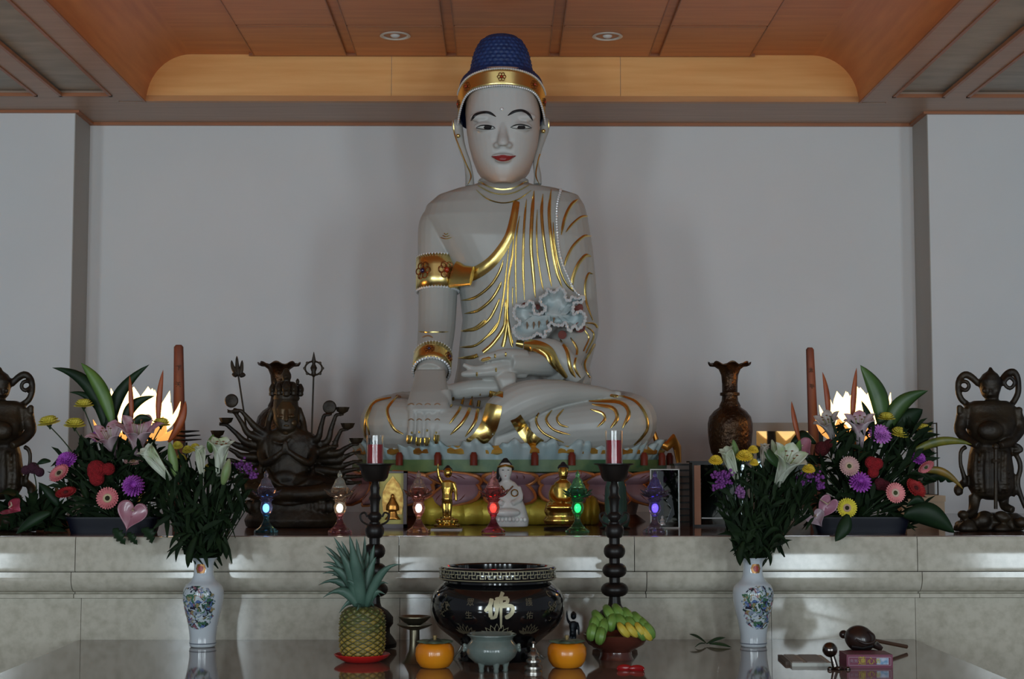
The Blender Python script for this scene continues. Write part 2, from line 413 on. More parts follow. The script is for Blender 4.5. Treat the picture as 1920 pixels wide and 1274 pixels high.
# arm hanging over the knee, hand with fingers reaching down
T([(826, 395, .0, 24), (821, 420, 0, 36), (820, 470, -.01, 37), (821, 540, -.03, 37), (819, 610, -.07, 35), (815, 650, -.13, 33), (811, 690, -.21, 30), (807, 705, -.25, 27)], 20)
hrows = []
for y, x0, x1, hd, d in [(695, 779, 835, 22, -.25), (715, 777, 836, 21, -.31), (735, 771, 838, 19, -.37), (755, 766, 840, 17, -.42), (768, 765, 838, 15, -.445), (776, 768, 834, 11, -.45)]: hrows.append((y, x0, x1, hd, d))
mb.loft(edges(hrows, 2.6))
for x0, x1, yb in ((774, 767, 834), (789, 784, 838), (805, 800, 838), (821, 818, 832)):
    T([(x0, 760, -.445, 8.5), (x0-.7*(x0-x1)*.3, 782, -.466, 6.3), ((x0+x1)/2, 808, -.476, 5.9), (x1, yb-8, -.480, 5.4), (x1, yb, -.480, 3.6)], 12)
T([(834, 735, -.38, 12), (838, 765, -.41, 10), (836, 795, -.43, 9), (833, 815, -.44, 8), (832, 830, -.44, 5)], 10)
# crossed legs
T([(870, 782, -.08, 50), (780, 789, -.18, 52), (727, 794, -.28, 50), (775, 798, -.37, 45), (850, 803, -.4, 41), (930, 808, -.42, 34)], 24)
T([(1030, 780, -.08, 50), (1120, 786, -.18, 55), (1178, 792, -.28, 53), (1130, 797, -.37, 47), (1060, 803, -.4, 42), (990, 808, -.42, 32)], 24)
mb.loft(edges([(864, 745, 1160, 108, -.18), (850, 735, 1172, 116, -.19), (838, 725, 1184, 120, -.2), (800, 730, 1180, 116, -.2), (770, 780, 1120, 100, -.16)], 2.6))
# upper leg with its sole, toes of both feet
T([(915, 800, -.43, 26), (945, 775, -.45, 36), (985, 752, -.45, 36), (1040, 738, -.44, 25), (1090, 737, -.41, 17), (1130, 739, -.38, 12), (1150, 742, -.37, 8)], 18)
for k in range(4): T([(1145, 738+k*3, -.37, 4.5), (1158, 737+k*3.5, -.37, 4.2), (1164, 739+k*3.6, -.37, 3)], 8)
T([(960, 730, -.36, 14), (900, 728, -.36, 17), (850, 735, -.33, 15), (790, 741, -.25, 9), (748, 742, -.22, 6)], 14)
for k in range(3): T([(758, 738+k*3, -.22, 4), (742, 740+k*3, -.22, 3.6), (734, 742+k*3, -.22, 2.5)], 8)
# sleeve and resting arm
T([(1068, 400, .0, 32), (1078, 470, -.01, 34), (1086, 560, -.03, 34), (1082, 620, -.07, 40), (1060, 655, -.14, 40), (1050, 690, -.2, 38), (1070, 720, -.24, 34)], 18)
T([(1090, 650, -.05, 26), (1082, 690, -.1, 24), (1090, 716, -.14, 22), (1100, 726, -.16, 12)], 14)
T([(1060, 680, -.2, 26), (1020, 682, -.3, 24), (985, 682, -.36, 21), (955, 680, -.4, 17)], 16)
T([(985, 670, -.37, 13), (950, 664, -.41, 10), (925, 668, -.43, 8), (905, 673, -.44, 7), (898, 676, -.44, 4)], 12)
T([(975, 690, -.37, 13), (935, 696, -.41, 10), (900, 700, -.43, 7.5), (872, 702, -.44, 6), (864, 702, -.44, 3)], 12)
T([(960, 682, -.38, 11), (920, 688, -.42, 8), (890, 692, -.43, 6), (868, 684, -.43, 4)], 10)
T([(985, 698, -.35, 12), (940, 702, -.38, 9), (905, 703, -.39, 7), (880, 702, -.4, 5)], 10)
mb.loft(edges([(700, 928, 966, 16, -.39), (712, 930, 968, 18, -.4), (732, 938, 966, 18, -.4), (740, 940, 964, 18, -.4)], 3))
T([(985, 650, -.28, 12), (1035, 652, -.33, 16), (1062, 680, -.35, 20), (1082, 712, -.33, 18)], 14)
body = fused(mb, .0040, 'body', MARB, bud, smooth=5)
bv = bvh_of(body)
# head
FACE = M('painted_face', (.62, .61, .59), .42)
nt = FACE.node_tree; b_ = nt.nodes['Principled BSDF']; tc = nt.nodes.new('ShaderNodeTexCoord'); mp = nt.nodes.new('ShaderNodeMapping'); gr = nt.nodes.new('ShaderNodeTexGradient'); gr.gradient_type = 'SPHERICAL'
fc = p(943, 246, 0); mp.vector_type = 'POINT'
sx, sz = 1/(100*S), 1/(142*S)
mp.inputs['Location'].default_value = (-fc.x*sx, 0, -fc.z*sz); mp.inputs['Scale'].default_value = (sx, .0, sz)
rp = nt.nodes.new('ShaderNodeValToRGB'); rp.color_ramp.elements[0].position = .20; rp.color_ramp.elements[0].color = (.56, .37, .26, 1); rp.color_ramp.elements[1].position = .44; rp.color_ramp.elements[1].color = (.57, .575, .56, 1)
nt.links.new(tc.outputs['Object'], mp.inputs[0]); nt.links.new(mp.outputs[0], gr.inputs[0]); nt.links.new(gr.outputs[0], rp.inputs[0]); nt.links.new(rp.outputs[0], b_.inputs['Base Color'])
mb = MB()
HD = [(346, 925, 961, 30, -.075), (343, 915, 971, 44, -.045), (336, 904, 983, 58, -.02), (322, 894, 994, 67, -.005), (300, 885, 1002, 74, 0), (275, 878, 1009, 79, 0), (250, 874, 1013, 80, 0), (215, 871, 1015, 80, 0), (185, 871, 1013, 80, 0), (160, 874, 1008, 76, 0), (140, 885, 996, 64, 0), (128, 910, 970, 30, 0)]
mb.loft(edges(HD, 2.25))
hdr = -80*S
T([(943, 216, hdr+.022, 7), (943, 235, hdr+.014, 7.5), (943, 252, hdr+.003, 8.5), (943, 266, hdr-.012, 10.5), (943, 273, hdr-.012, 9)], 14)
for q in (-1, 1):
    mb.ball(p(943+q*11, 273, hdr+.008), (7*S, 9*S, 6*S), 12)
    mb.ball(p(943+q*33, 238, hdr+.026), (22*S, 13*S, 10*S), 16)
    mb.ball(p(943+q*36, 220, hdr+.034), (27*S, 12*S, 10*S), 16)
mb.ball(p(943, 293, hdr+.012), (21*S, 12*S, 5*S), 16); mb.ball(p(943, 300, hdr+.012), (15*S, 12*S, 6*S), 16)
head = fused(mb, .0042, 'head', FACE, bud, smooth=4)
hv = bvh_of(head)
PAINTK = M('black_paint', (.012, .012, .014), .4); LIPM = M('lip_paint', (.30, .02, .02), .35); EYEW = M('eye_white', (.6, .62, .6), .4); RED = M('red_jewel', (.5, .04, .01), .2, coat=.5)
mb = MB()
for pts in ([(883, 227), (890, 217), (902, 211.5), (917, 211.5), (930, 219)], [(952, 217), (964, 209.5), (978, 207.5), (990, 213), (999, 226)]): stripe(mb, hv, BO, pts, 5, h=.0025)
each(mb, 'eyebrow', PAINTK, head)
mb = MB(); mw = MB()
for s_, pts, lo in ((-1, [(893, 239.5), (902, 235.8), (914, 235.2), (924, 237.5), (929, 241)], [(893, 240), (904, 241.8), (920, 242.6), (929, 241)]), (1, [(957, 239), (966, 235), (977, 233.6), (988, 236), (996, 239.5)], [(957, 239.5), (968, 241), (984, 241), (996, 240)])):
    stripe(mw, hv, BO, [(lo[0][0]+3, 238.6), ((pts[2][0]), 238.4), (lo[-1][0]-3, 238.8)], 6.5, h=.0028)
    stripe(mb, hv, BO, pts, 2.2, h=.004); stripe(mb, hv, BO, lo, 1.4, h=.004)
    stripe(mb, hv, BO, [(pts[2][0]-7, 238.8), (pts[2][0]+8, 238.8)], 6.6, h=.0042)
each(mw, 'eye_white', EYEW, head); each(mb, 'eye_line', PAINTK, head)
mb = MB(); stripe(mb, hv, BO, [(922, 293.5), (932, 296), (943, 296.5), (955, 296), (967, 292.5)], lambda k: 1.2+10.5*sin(pi*k)**1.3, n=8, h=.003); mb.build('lips', LIPM, head)
mb = MB(); c, nn = ontobody(hv, BO, 941, 205); mb.ball(c, .0085, 12); mb.build('forehead_gem', SILV, head)
# ears with long lobes
for q, pts in (('l', [(862, 226, .02, 5), (857, 231, .02, 10), (859, 245, .02, 10), (863, 265, .01, 8), (869, 285, 0, 7), (876, 305, -.01, 7), (880, 330, -.02, 8), (881, 350, -.03, 9)]),
               ('r', [(1018, 222, .02, 5), (1022, 228, .02, 9), (1021, 243, .02, 9), (1016, 262, .01, 7), (1010, 282, 0, 6), (1005, 305, -.01, 6), (1008, 328, -.02, 7), (1008, 346, -.03, 8)])):
    mb = MB(); T(pts, 12); e_ = fused(mb, .003, 'ear', MARB, bud, smooth=3); ev = bvh_of(e_)
    mb = MB(); sg = -1 if q == 'l' else 1
    stripe(mb, ev, BO, [(pts[1][0]+sg*6, 226), (pts[2][0]+sg*7, 250), (pts[4][0]+sg*4, 285), (pts[5][0]+sg*3, 305), (pts[6][0]+sg*-3, 330), (pts[7][0]-sg*-4, 347)], 2.5, h=.003)
    each(mb, 'gold_edge', GOLD, e_)
    MB().ball(p(859 if q == 'l' else 1019, 255 if q == 'l' else 246, -.01), .009, 10).build('stud', GOLD2, e_)
# hair
HAIR = M('blue_hair_paint', (.012, .035, .13), .5, col2=(.02, .055, .20), scale=30)
def bump(a, r, z): return r
mb = MB(); zt = 65; rows = []
def hr(y):
    pr = [(64.5, 3), (66, 16), (70, 28), (78, 40), (90, 48), (105, 54), (120, 57.5), (133, 60), (138, 64), (143, 71), (150, 77), (160, 81), (175, 82.5), (200, 82.5), (225, 80), (235, 76)]
    for (a, b), (c, d) in zip(pr[:-1], pr[1:]):
        if y <= c: return b+(d-b)*(y-a)/(c-a)
    return pr[-1][1]
N = 240; yy = 64.5; i = 0; nrow = 34
for i in range(190):
    y = 64.5+(235-64.5)*i/189; r0 = hr(y); c = p(940, y, .012); row = []
    for k in range(N):
        a = 2*pi*k/N; cell = abs(sin(a*N/16+ (int(y/7.5) % 2)*pi/2))*abs(sin(pi*y/7.5)); fade = 1 if y < 140 else .25
        rr = (r0+2.2*cell*fade-1)*S
        row.append(c+Vector((rr*cos(a), rr*sin(a)*1.0, 0)))
    rows.append(row)
mb.grid(rows, True, True)
# keep only what lies behind the forehead line
hair = mb.build('hair', HAIR, bud, sharp=0)
bm = bmesh.new(); bm.from_mesh(hair.data)
kill = [v for v in bm.verts if v.co.z < p(940, 172).z and v.co.y < -.02]
bmesh.ops.delete(bm, geom=kill, context='VERTS'); bm.to_mesh(hair.data); bm.free()
# headband
def band_pt(ph, t, out=0):
    s_ = sin(ph); yt = 149+14*abs(s_)**2.2+14*abs(s_)**8; yb = 180+9*abs(s_)**2+46*abs(s_)**9; y = yt+(yb-yt)*t
    c = p(940.5, y, .0); R_ = (82.5+out)*S
    return c+Vector((R_*sin(ph), -R_*1.03*cos(ph), 0))
rows = [[band_pt(-1.62+3.24*k/60, t/6) for t in range(7)] for k in range(61)]
hb = MB().grid(rows).build('headband', GOLD2, bud, solid=.006, sharp=0)
mb = MB()
for t in (0, 1): beads(mb, [band_pt(-1.62+3.24*k/60, t, 1) for k in range(61)], .0052, 1.9)
each(mb, 'bead_trim', SILV, hb)
def flower(cen, ux, uz, nrm, R_, parent, gem=RED, npet=6):
    mb = MB()
    for k in range(npet):
        a = 2*pi*k/npet; c = cen+(ux*cos(a)+uz*sin(a))*R_*.62
        mb.tube([c+(ux*cos(t*pi/5)+uz*sin(t*pi/5))*R_*.33+nrm*.003 for t in range(11)], R_*.07, 5)
    f = mb.build('flower_motif', M('flower_line', (.28, .08, .02), .3, .6), parent); MB().ball(cen+nrm*.004, R_*.28, 10).build('gem', gem, f)
for ph in (-1.35, -.9, 0, .82, 1.3):
    c = band_pt(ph, .5, 1.5); ux = Vector((cos(ph), sin(ph), 0)); nn = Vector((sin(ph), -cos(ph), 0)); flower(c, ux, Vector((0, 0, 1)), nn, .019, hb)
# carved gold lines
def U(l): return [(760+u/4.247, 340+v/4.247) for u, v in l]
def V(l): return [(660+u/3.2, 600+v/3.2) for u, v in l]
mb = MB()
for l, w_ in [([(910,280),(890,400),(880,550),(878,750),(885,1000)],14), ([(965,145),(950,300),(940,500),(938,700),(950,950)],18), ([(1025,80),(1010,250),(1000,500),(1015,700),(1035,930)],28), ([(1050,230),(1045,400),(1055,600),(1085,800),(1100,870)],13),
    ([(1095,105),(1085,250),(1100,450),(1130,650),(1165,840)],24), ([(1160,70),(1145,250),(1160,450),(1200,700),(1250,850)],26), ([(1175,330),(1190,500),(1230,700),(1290,830),(1390,910)],16), ([(1375,145),(1320,190),(1270,290),(1240,430)],24),
    ([(1460,280),(1400,285),(1330,340),(1275,410)],18), ([(1475,440),(1420,440),(1340,510),(1290,600),(1260,690)],22), ([(1475,600),(1430,595),(1370,670),(1330,780),(1325,870)],28), ([(1490,740),(1455,740),(1430,830),(1440,960),(1490,1110)],18),
    ([(450,950),(560,925),(680,830),(750,720),(780,625)],22), ([(475,1055),(580,1030),(680,950),(740,860),(765,800)],24), ([(450,1190),(560,1180),(660,1110),(720,1010),(750,935)],24), ([(620,1270),(720,1180),(760,1050),(785,880),(830,480)],15),
    ([(700,1300),(780,1180),(800,1050),(800,940)],24), ([(860,1290),(825,1150),(815,1000),(820,800),(850,600),(870,350)],16), ([(855,840),(853,900),(855,1000)],9), ([(580,130),(640,150),(700,130),(760,60)],0)]:
    if w_: stripe(mb, bv, BO, U(l), w_/4.247, h=.006)
for l, w_ in [([(660,70),(740,50),(800,0)],18), ([(650,165),(740,155),(820,90),(880,10)],15), ([(640,230),(740,220),(830,160),(900,70),(925,0)],24), ([(898,185),(920,100),(935,0)],24), ([(962,165),(945,80),(935,0)],22),
    ([(120,520),(92,600),(108,690)],12), ([(235,470),(140,492),(94,560),(78,640),(84,710)],17), ([(275,460),(215,530),(225,600),(260,660),(310,685)],18), ([(610,460),(605,490),(590,530)],14), ([(672,460),(645,540),(585,625)],16), ([(722,455),(700,550),(660,620),(590,690)],20),
    ([(770,440),(755,540),(735,620),(680,700)],20), ([(1120,555),(1105,610),(1150,680),(1270,735)],15), ([(1200,545),(1165,600),(1210,660),(1310,690)],15), ([(1270,540),(1230,590),(1250,630),(1300,645)],13), ([(1430,540),(1500,560),(1515,600),(1470,645)],16),
    ([(1440,510),(1560,530),(1590,590),(1550,650)],22), ([(1420,490),(1600,495),(1660,560),(1620,650)],24), ([(1600,455),(1700,490),(1760,570),(1772,650),(1735,710),(1690,750)],18), ([(1395,20),(1460,30),(1475,100),(1430,190),(1395,270),(1425,350)],14),
    ([(1250,120),(1290,190),(1310,290),(1340,345)],22), ([(1310,110),(1350,180),(1335,280),(1370,350)],15), ([(1390,60),(1420,110),(1385,190)],9), ([(1400,40),(1450,90),(1400,200)],8)]:
    stripe(mb, bv, BO, V(l), w_/3.2, h=.006)
each(mb, 'robe_line', GOLD, bud, sharp=0)
mb = MB()
stripe(mb, bv, BO, U([(885,165),(862,300),(830,430),(770,540),(690,640),(590,715),(500,752),(430,765)]), lambda k: 12+16*k, n=10, h=.010)
stripe(mb, bv, BO, V([(868,430),(850,540),(820,640),(765,715),(705,752)]), lambda k: 26+6*sin(pi*k), n=8, h=.010)
stripe(mb, bv, BO, V([(980,585),(1020,650),(1070,715),(1130,755)]), lambda k: 22+3*k, n=8, h=.010)
stripe(mb, bv, BO, V([(985,140),(1080,155),(1170,190),(1225,270),(1290,345)]), lambda k: 5+19*sin(pi*min(1, k*.9+.1)), n=10, h=.010)
each(mb, 'robe_hem', GOLD, bud, sharp=0)
mb = MB()
for l in ([(897, 341), (920, 352), (943, 356), (966, 352), (990, 339)], [(896, 349), (920, 361), (943, 365), (966, 361), (992, 348)], [(893, 357), (915, 374), (943, 381), (970, 375), (996, 358)]): stripe(mb, bv, BO, l, 2.6, h=.006)
each(mb, 'neck_line', GOLD2, bud)
mb = MB(); pts = []
for q in spline([(a, b, 0) for a, b in U([(1235,70),(1205,200),(1205,400),(1230,600),(1290,760),(1350,880),(1420,930)])], 12):
    c, nn = ontobody(bv, BO, q.x, q.y)
    if c: pts.append(c+nn*.004)
beads(mb, pts, .0065, 1.8); mb.build('bead_string', SILV, bud)
mb = MB()
for x, y in ((767, 832), (784, 836), (800, 836), (818, 831)): stripe(mb, bv, BO, [(x+1, y-15), (x, y-8), (x, y)], 9.5, h=.005, taper=False)
for x, y in ((772, 812), (786, 811), (801, 808), (818, 812)): stripe(mb, bv, BO, [(x, y-2.2), (x, y+2.2)], 3.5, h=.005)
stripe(mb, bv, BO, [(902, 676), (910, 674), (920, 671)], 6, h=.005); 
for x, y in ((928, 668), (948, 665), (894, 702), (930, 694)): stripe(mb, bv, BO, [(x, y-4), (x, y+4)], 3.5, h=.004)
stripe(mb, bv, BO, [(1143, 742), (1160, 744)], 6, h=.004)
stripe(mb, bv, BO, [(786, 622), (800, 623.5), (840, 623)], 2.6, h=.005)
for dy, w_ in ((0, 20), (-4, 12), (-8, 6)): stripe(mb, bv, BO, [(838-w_/2-2, 445+dy), (836, 448+dy), (838+w_/2, 445+dy)], 1.8, h=.004)
each(mb, 'nail_gilding', GOLD2, bud)
mb = MB()
for x in (771, 786, 802, 820): stripe(mb, bv, BO, [(x-6, 760), (x, 757.5), (x+6, 760)], 2.2, h=.003); stripe(mb, bv, BO, [(x-5, 789), (x, 786), (x+5, 789)], 2.2, h=.003)
stripe(mb, bv, BO, [(792, 633), (803, 630), (812, 634)], 3, h=.003); stripe(mb, bv, BO, [(742, 743), (752, 746)], 6, h=.003)
each(mb, 'knuckle_mark', M('brown_line', (.32, .17, .08), .5), bud)
# arm band and wrist band: sleeves round the arm
def sleeve(y0, y1, c0, c1, r, d0, d1, name, tilt=0):
    a = p(c0, y0, d0); b = p(c1, y1, d1); ax = (b-a).normalized(); ux = Vector((1, 0, 0)); uy = ax.cross(ux).normalized()
    if uy.y > 0: uy = -uy
    rings = [[a.lerp(b, t/3)+(ux*cos(k*2*pi/40)+uy*sin(k*2*pi/40))*r*S for k in range(40)] for t in range(4)]
    o = MB().grid(rings, True).build(name, GOLD2, bud, solid=.008); mb = MB()
    for e in (rings[0], rings[-1]): beads(mb, e+[e[0]], .0065, 1.9)
    each(mb, 'bead_trim', SILV, o); return o, a, b, ux, uy
o, a, b, ux, uy = sleeve(485, 547, 820.5, 820.5, 39.5, -.01, -.03, 'arm_band')
GEM = M('dark_gem', (.02, .01, .06), .1, coat=1)
for an, g in ((2.25, GEM), (1.12, RED)):
    nn = ux*cos(an)+uy*sin(an); tt = ux*-sin(an)+uy*cos(an)
    flower(a.lerp(b, .5)+nn*(41*S), tt, Vector((0, 0, 1)), nn, .038, o, g)
# link between arm band and hem
mb = MB(); mb.tube([p(850, 515, -.10), p(866, 518, -.14), p(885, 518, -.175)], [.06, .045, .04], 16, flat=.25); mb.build('gold_link', GOLD, bud)
o, a, b, ux, uy = sleeve(667, 697, 812, 809, 34, -.155, -.225, 'wrist_band')
for an, g in ((1.7, GEM), (.5, GEM)):
    nn = ux*cos(an)+uy*sin(an); tt = ux*-sin(an)+uy*cos(an); flower(a.lerp(b, .5)+nn*(35*S), tt, (b-a).normalized(), nn, .022, o, g)
# gathered ruffle held at the arm
out = [(870,1090),(862,1030),(890,985),(925,1000),(960,985),(990,955),(1022,980),(1020,1025),(1040,1060),(1085,1050),(1120,1010),(1080,975),(1078,925),(1120,900),(1135,860),(1175,885),(1205,870),(1230,845),(1270,880),(1275,930),(1305,955),(1330,920),(1370,935),(1425,920),(1400,965),(1345,970),(1340,1060),(1390,1035),(1432,1070),(1425,1130),(1380,1180),(1345,1150),(1310,1200),(1275,1130),(1245,1150),(1190,1145),(1160,1130),(1140,1160),(1160,1190),(1115,1200),(1110,1250),(1055,1215),(1000,1250),(920,1258),(870,1220),(862,1170),(915,1130)]
sp = spline([(a_, b_, 0) for a_, b_ in [(760+u/4.247, 340+v/4.247) for u, v in out+[out[0]]]], 4)[:-1]
def ruf(k, sc, dd):
    q = sp[k]; cx, cy = 1030+ (q.x-1030)*.45, 592; return p(cx+(q.x-cx)*sc, cy+(q.y-cy)*sc, dd)
rows = []
for sc, dd in ((.98, -.20), (1.02, -.245), (.97, -.275), (.88, -.27), (.74, -.235), (.5, -.225), (.25, -.25), (.04, -.262)): rows.append([ruf(k, sc, dd) for k in range(len(sp))])
RUF = M('ruffle_paint', (.40, .50, .52), .4, col2=(.54, .57, .56), scale=14)
ro = MB().grid(rows, True, True).build('ruffle', RUF, bud, sharp=0)
mb = MB(); beads(mb, [ruf(k % len(sp), .99, -.278) for k in range(len(sp)+1)], .0085, 1.8); mb.build('bead_trim', SILV, ro)
mb = MB()
for u, v0, v1 in ((968, 1120, 1180), (1020, 1100, 1180), (1062, 1090, 1170), (1125, 1085, 1150), (1180, 1050, 1130), (1235, 1030, 1100)):
    mb.tube([p(760+u/4.247, 340+v0/4.247, -.243), p(760+u/4.247+1, 340+(v0+v1)/8.494, -.25), p(760+u/4.247, 340+v1/4.247, -.243)], [.001, .005, .001], 8)
each(mb, 'fold_line', M('fold_brown', (.25, .16, .1), .5), ro)
mb = MB()
for u, v, r in ((1380, 1005, 8.5), (1390, 1160, 10), (1250, 1220, 8), (1085, 1268, 6.5), (950, 985, 5), (1050, 1000, 5)):
    mb.tube([p(760+u/4.247, 340+v/4.247, -.12), p(760+u/4.247, 340+v/4.247+1, -.235)], r*S, 12)
each(mb, 'stud_post', REDP, ro)
# ---------------------------------------------------------------- lotus pedestal
PL = L(955, 6.6, TOP); pd = thing('lotus_pedestal', 'carved lotus pedestal with pink orange-rimmed petals and pale blue ruffle under the large statue', 'pedestal', PL.o)
q = PL.p; s = PL.s; DY = -.10
def ell(a, rx, ry, z): return Vector((rx*cos(a), DY+ry*sin(a), z))
zt, zg = PL.z(863), PL.z(884)
GREEN = M('green_paint', (.035, .11, .045), .45, col2=(.16, .24, .08), scale=8); PINK = M('pink_lilac_paint', (.42, .26, .30), .45, col2=(.34, .20, .24), scale=5)
ORG = M('orange_rim', (.50, .15, .045), .32, .3, col2=(.62, .25, .08), scale=20)
BRN = M('brown_base_paint', (.11, .035, .015), .35, col2=(.2, .07, .03), scale=6)
def drum(rows): return [[ell(2*pi*k/64, rx, ry, z) for k in range(64)] for rx, ry, z in rows]
W0 = 300*s; D0 = .40
MB().grid(drum([(W0*.93, D0*.93, zt), (W0*.97, D0*.97, zt), (W0*.97, D0*.97, zg), (W0*.9, D0*.9, zg-.01)]), True, True).build('top_slab', GREEN, pd)
zm = PL.z(908); zb = PL.z(938)
MB().grid(drum([(W0*.93, D0*.93, zg), (W0*.9, D0*.9, zm+.02), (W0*.82, D0*.82, zm), (W0*.86, D0*.86, zb), (W0*.8, D0*.8, zb-.002)]), True, True).build('core', PINK, pd)
MB().grid(drum([(W0*.8, D0*.8, zb), (W0*.78, D0*.8, .03), (W0*.84, D0*.85, .0)]), True, True).build('base', BRN, pd)
def petal(a, up, wid, parent, lean):
    """broad lotus petal on the drum; its tip curls outward and to one side"""
    rows = []; n = 10; z0, z1 = (zm-.002, zg-.002) if up else (zm+.012, zb-.012)
    for i in range(n+1):
        t = i/n; ww = wid*(.32+.68*sin(pi*min(1, t*.62+.12)))*(1 if t < .72 else max(0.02, cos((t-.72)/.28*pi/2))**.9); row = []
        for j in range(9):
            u = (j-4)/4; aa = a+(u*ww+lean*t**1.6)*.5; off = .018+.05*sin(pi*t*.8)*(1-u*u*.75)+.04*t**3
            z = z0+(z1-z0)*t; row.append(ell(aa, W0*.88+off, D0*.88+off, z))
        rows.append(row)
    o = MB().grid(rows).build('petal', PINK, parent, solid=.006, sharp=0)
    rim = [r[0] for r in rows]+[rows[-1][4]]+[r[-1] for r in rows[::-1]]
    MB().tube(rim, .0085, 7).build('petal_rim', ORG, o)
    mb = MB()
    for j in (2, 3, 5, 6):
        u = (j-4)/4; mb.tube([r[j]+(r[j]-ell(a, 0, 0, r[j].z)).normalized()*.004 for r in rows[5:9]], [.0005, .002, .002, .0005], 5)
    mb.build('petal_veins', M('vein', (.2, .07, .06), .5), o)
NP = 20
for k in range(NP):
    a = -pi/2+2*pi*(k)/NP; x = cos(a)
    if sin(a) > .35: continue
    petal(a, True, .33, pd, .26*x/(abs(x)+.08)); 
    petal(a, False, .31, pd, .22*x/(abs(x)+.08))
# pale blue ruffle round the top edge
rows = []; n = 720
BLUE = M('pale_blue_glaze', (.33, .45, .47), .4, col2=(.44, .50, .50), scale=10)
for t, o_ in ((0, .0), (.35, .012), (.7, .02), (1, .03), (1.05, .018), (.7, .0)):
    row = []
    for k in range(n):
        a = 2*pi*k/n; wv = (.5+.5*sin(a*27+.8*sin(a*5)))**.7; w2 = .5+.5*sin(a*81+1)
        h = PL.z(866)+(PL.z(827)-PL.z(866))*(.52+.33*wv+.15*w2)*t; oo = o_*(1+1.2*(wv-.5))+.008*sin(a*81)*t
        row.append(ell(a, W0*.92+oo, D0*.94+oo, h))
    rows.append(row)
MB().grid(rows, True).build('ruffle', BLUE, pd, sharp=0)
mb = MB()
for xx in (705, 760, 829, 892, 998, 1063, 1140, 1195, 1231, 1252):
    ca = max(-1, min(1, (xx-955)/(300*.99))); a = -math.acos(ca)
    mb.tube([ell(a, W0*.99, D0*1.01, PL.z(873)), ell(a, W0*.99, D0*1.01, PL.z(856)), ell(a, W0*.99, D0*1.01, PL.z(850))], [.0145, .0145, .008], 12)
each(mb, 'stud', REDP, pd)
OG = M('orange_gold', (.55, .22, .04), .35, .7, col2=(.8, .5, .1), scale=12)
MB().grid([[ell(2*pi*k/96, (W0*.955+dr)*(1+.006*sin(k*1.7)), (D0*.975+dr)*(1+.008*sin(k*1.7)), PL.z(y)+.003*sin(k*2.3)) for k in range(96)] for dr, y in ((-.03, 858), (0, 852), (.004, 846), (-.008, 839), (-.05, 836))], True, True).build('gilded_rim', OG, pd)
# curled gilded corner at the right
mb = MB(); mb.tube([q(1222, 800, -.2), q(1232, 830, -.2), q(1250, 838, -.2), q(1262, 826, -.18), q(1270, 840, -.15), q(1273, 868, -.15)], [.008, .012, .02, .026, .022, .014], 12, flat=.6)
mb.build('gilded_curl', M('orange_gold_curl', (.6, .24, .04), .28, .8), pd)
# yellow rock-like skirt
YEL = M('yellow_gold_skirt', (.50, .38, .03), .4, .35, col2=(.70, .58, .08), scale=7, bump=.5, bscale=14)
def yfn(d): return 1+.12*noise.noise(d*3.1)
mb = MB()
for x0, x1 in ((800, 905), (905, 1035), (1085, 1118)):
    for k in range(3):
        xx = x0+(x1-x0)*(k+.5)/3; mb.ball(q(xx, 962, -.44)+Vector((0, 0, 0)), ((x1-x0)/3.6*s*1.25, .06, 30*s), 20, fn=lambda d, o=k*2.3+x0: 1+.16*noise.noise(d*2.4+Vector((o, 0, 0))))
for v in mb.v: v.z = max(v.z, .001)
mb.build('rock_skirt', YEL, pd, sharp=0)
# ---------------------------------------------------------------- things on the altar
class Fig:
    """collects volumes for one fused figure; coordinates from the photograph, radii in pixels, d in metres"""
    def __init__(s, lf): s.l = lf; s.m = MB()
    def t(s, pts, n=12, k=4, flat=1):
        sp = spline([s.l.p(x, y, d) for x, y, d, r in pts], k); rr = spline([(r, 0, 0) for x, y, d, r in pts], k)
        s.m.tube(sp, [q.x*s.l.s for q in rr], n, flat); return s
    def b(s, x, y, d, rx, ry=None, rz=None, n=14):
        ry = rx if ry is None else ry; rz = rx if rz is None else rz
        s.m.ball(s.l.p(x, y, d), (rx*s.l.s, ry*s.l.s, rz*s.l.s), n); return s
    def r(s, rows, e=2.2, n=28):
        """rows: y, x0, x1, half depth px, d"""
        out = []
        for y, a, b, h, d in rows:
            c = s.l.p((a+b)/2, y, d); rg = []
            for k in range(n):
                an = 2*pi*k/n; ca, sa = cos(an), sin(an)
                rg.append(c+Vector(((b-a)/2*s.l.s*math.copysign(abs(ca)**(2/e), ca), h*s.l.s*math.copysign(abs(sa)**(2/e), sa), 0)))
            out.append(rg)
        s.m.loft(out); return s
    def make(s, vox, name, mat, parent, smooth=3):
        for v in s.m.v: v.z = max(v.z, .0005)
        return fused(s.m, vox, name, mat, parent, smooth)
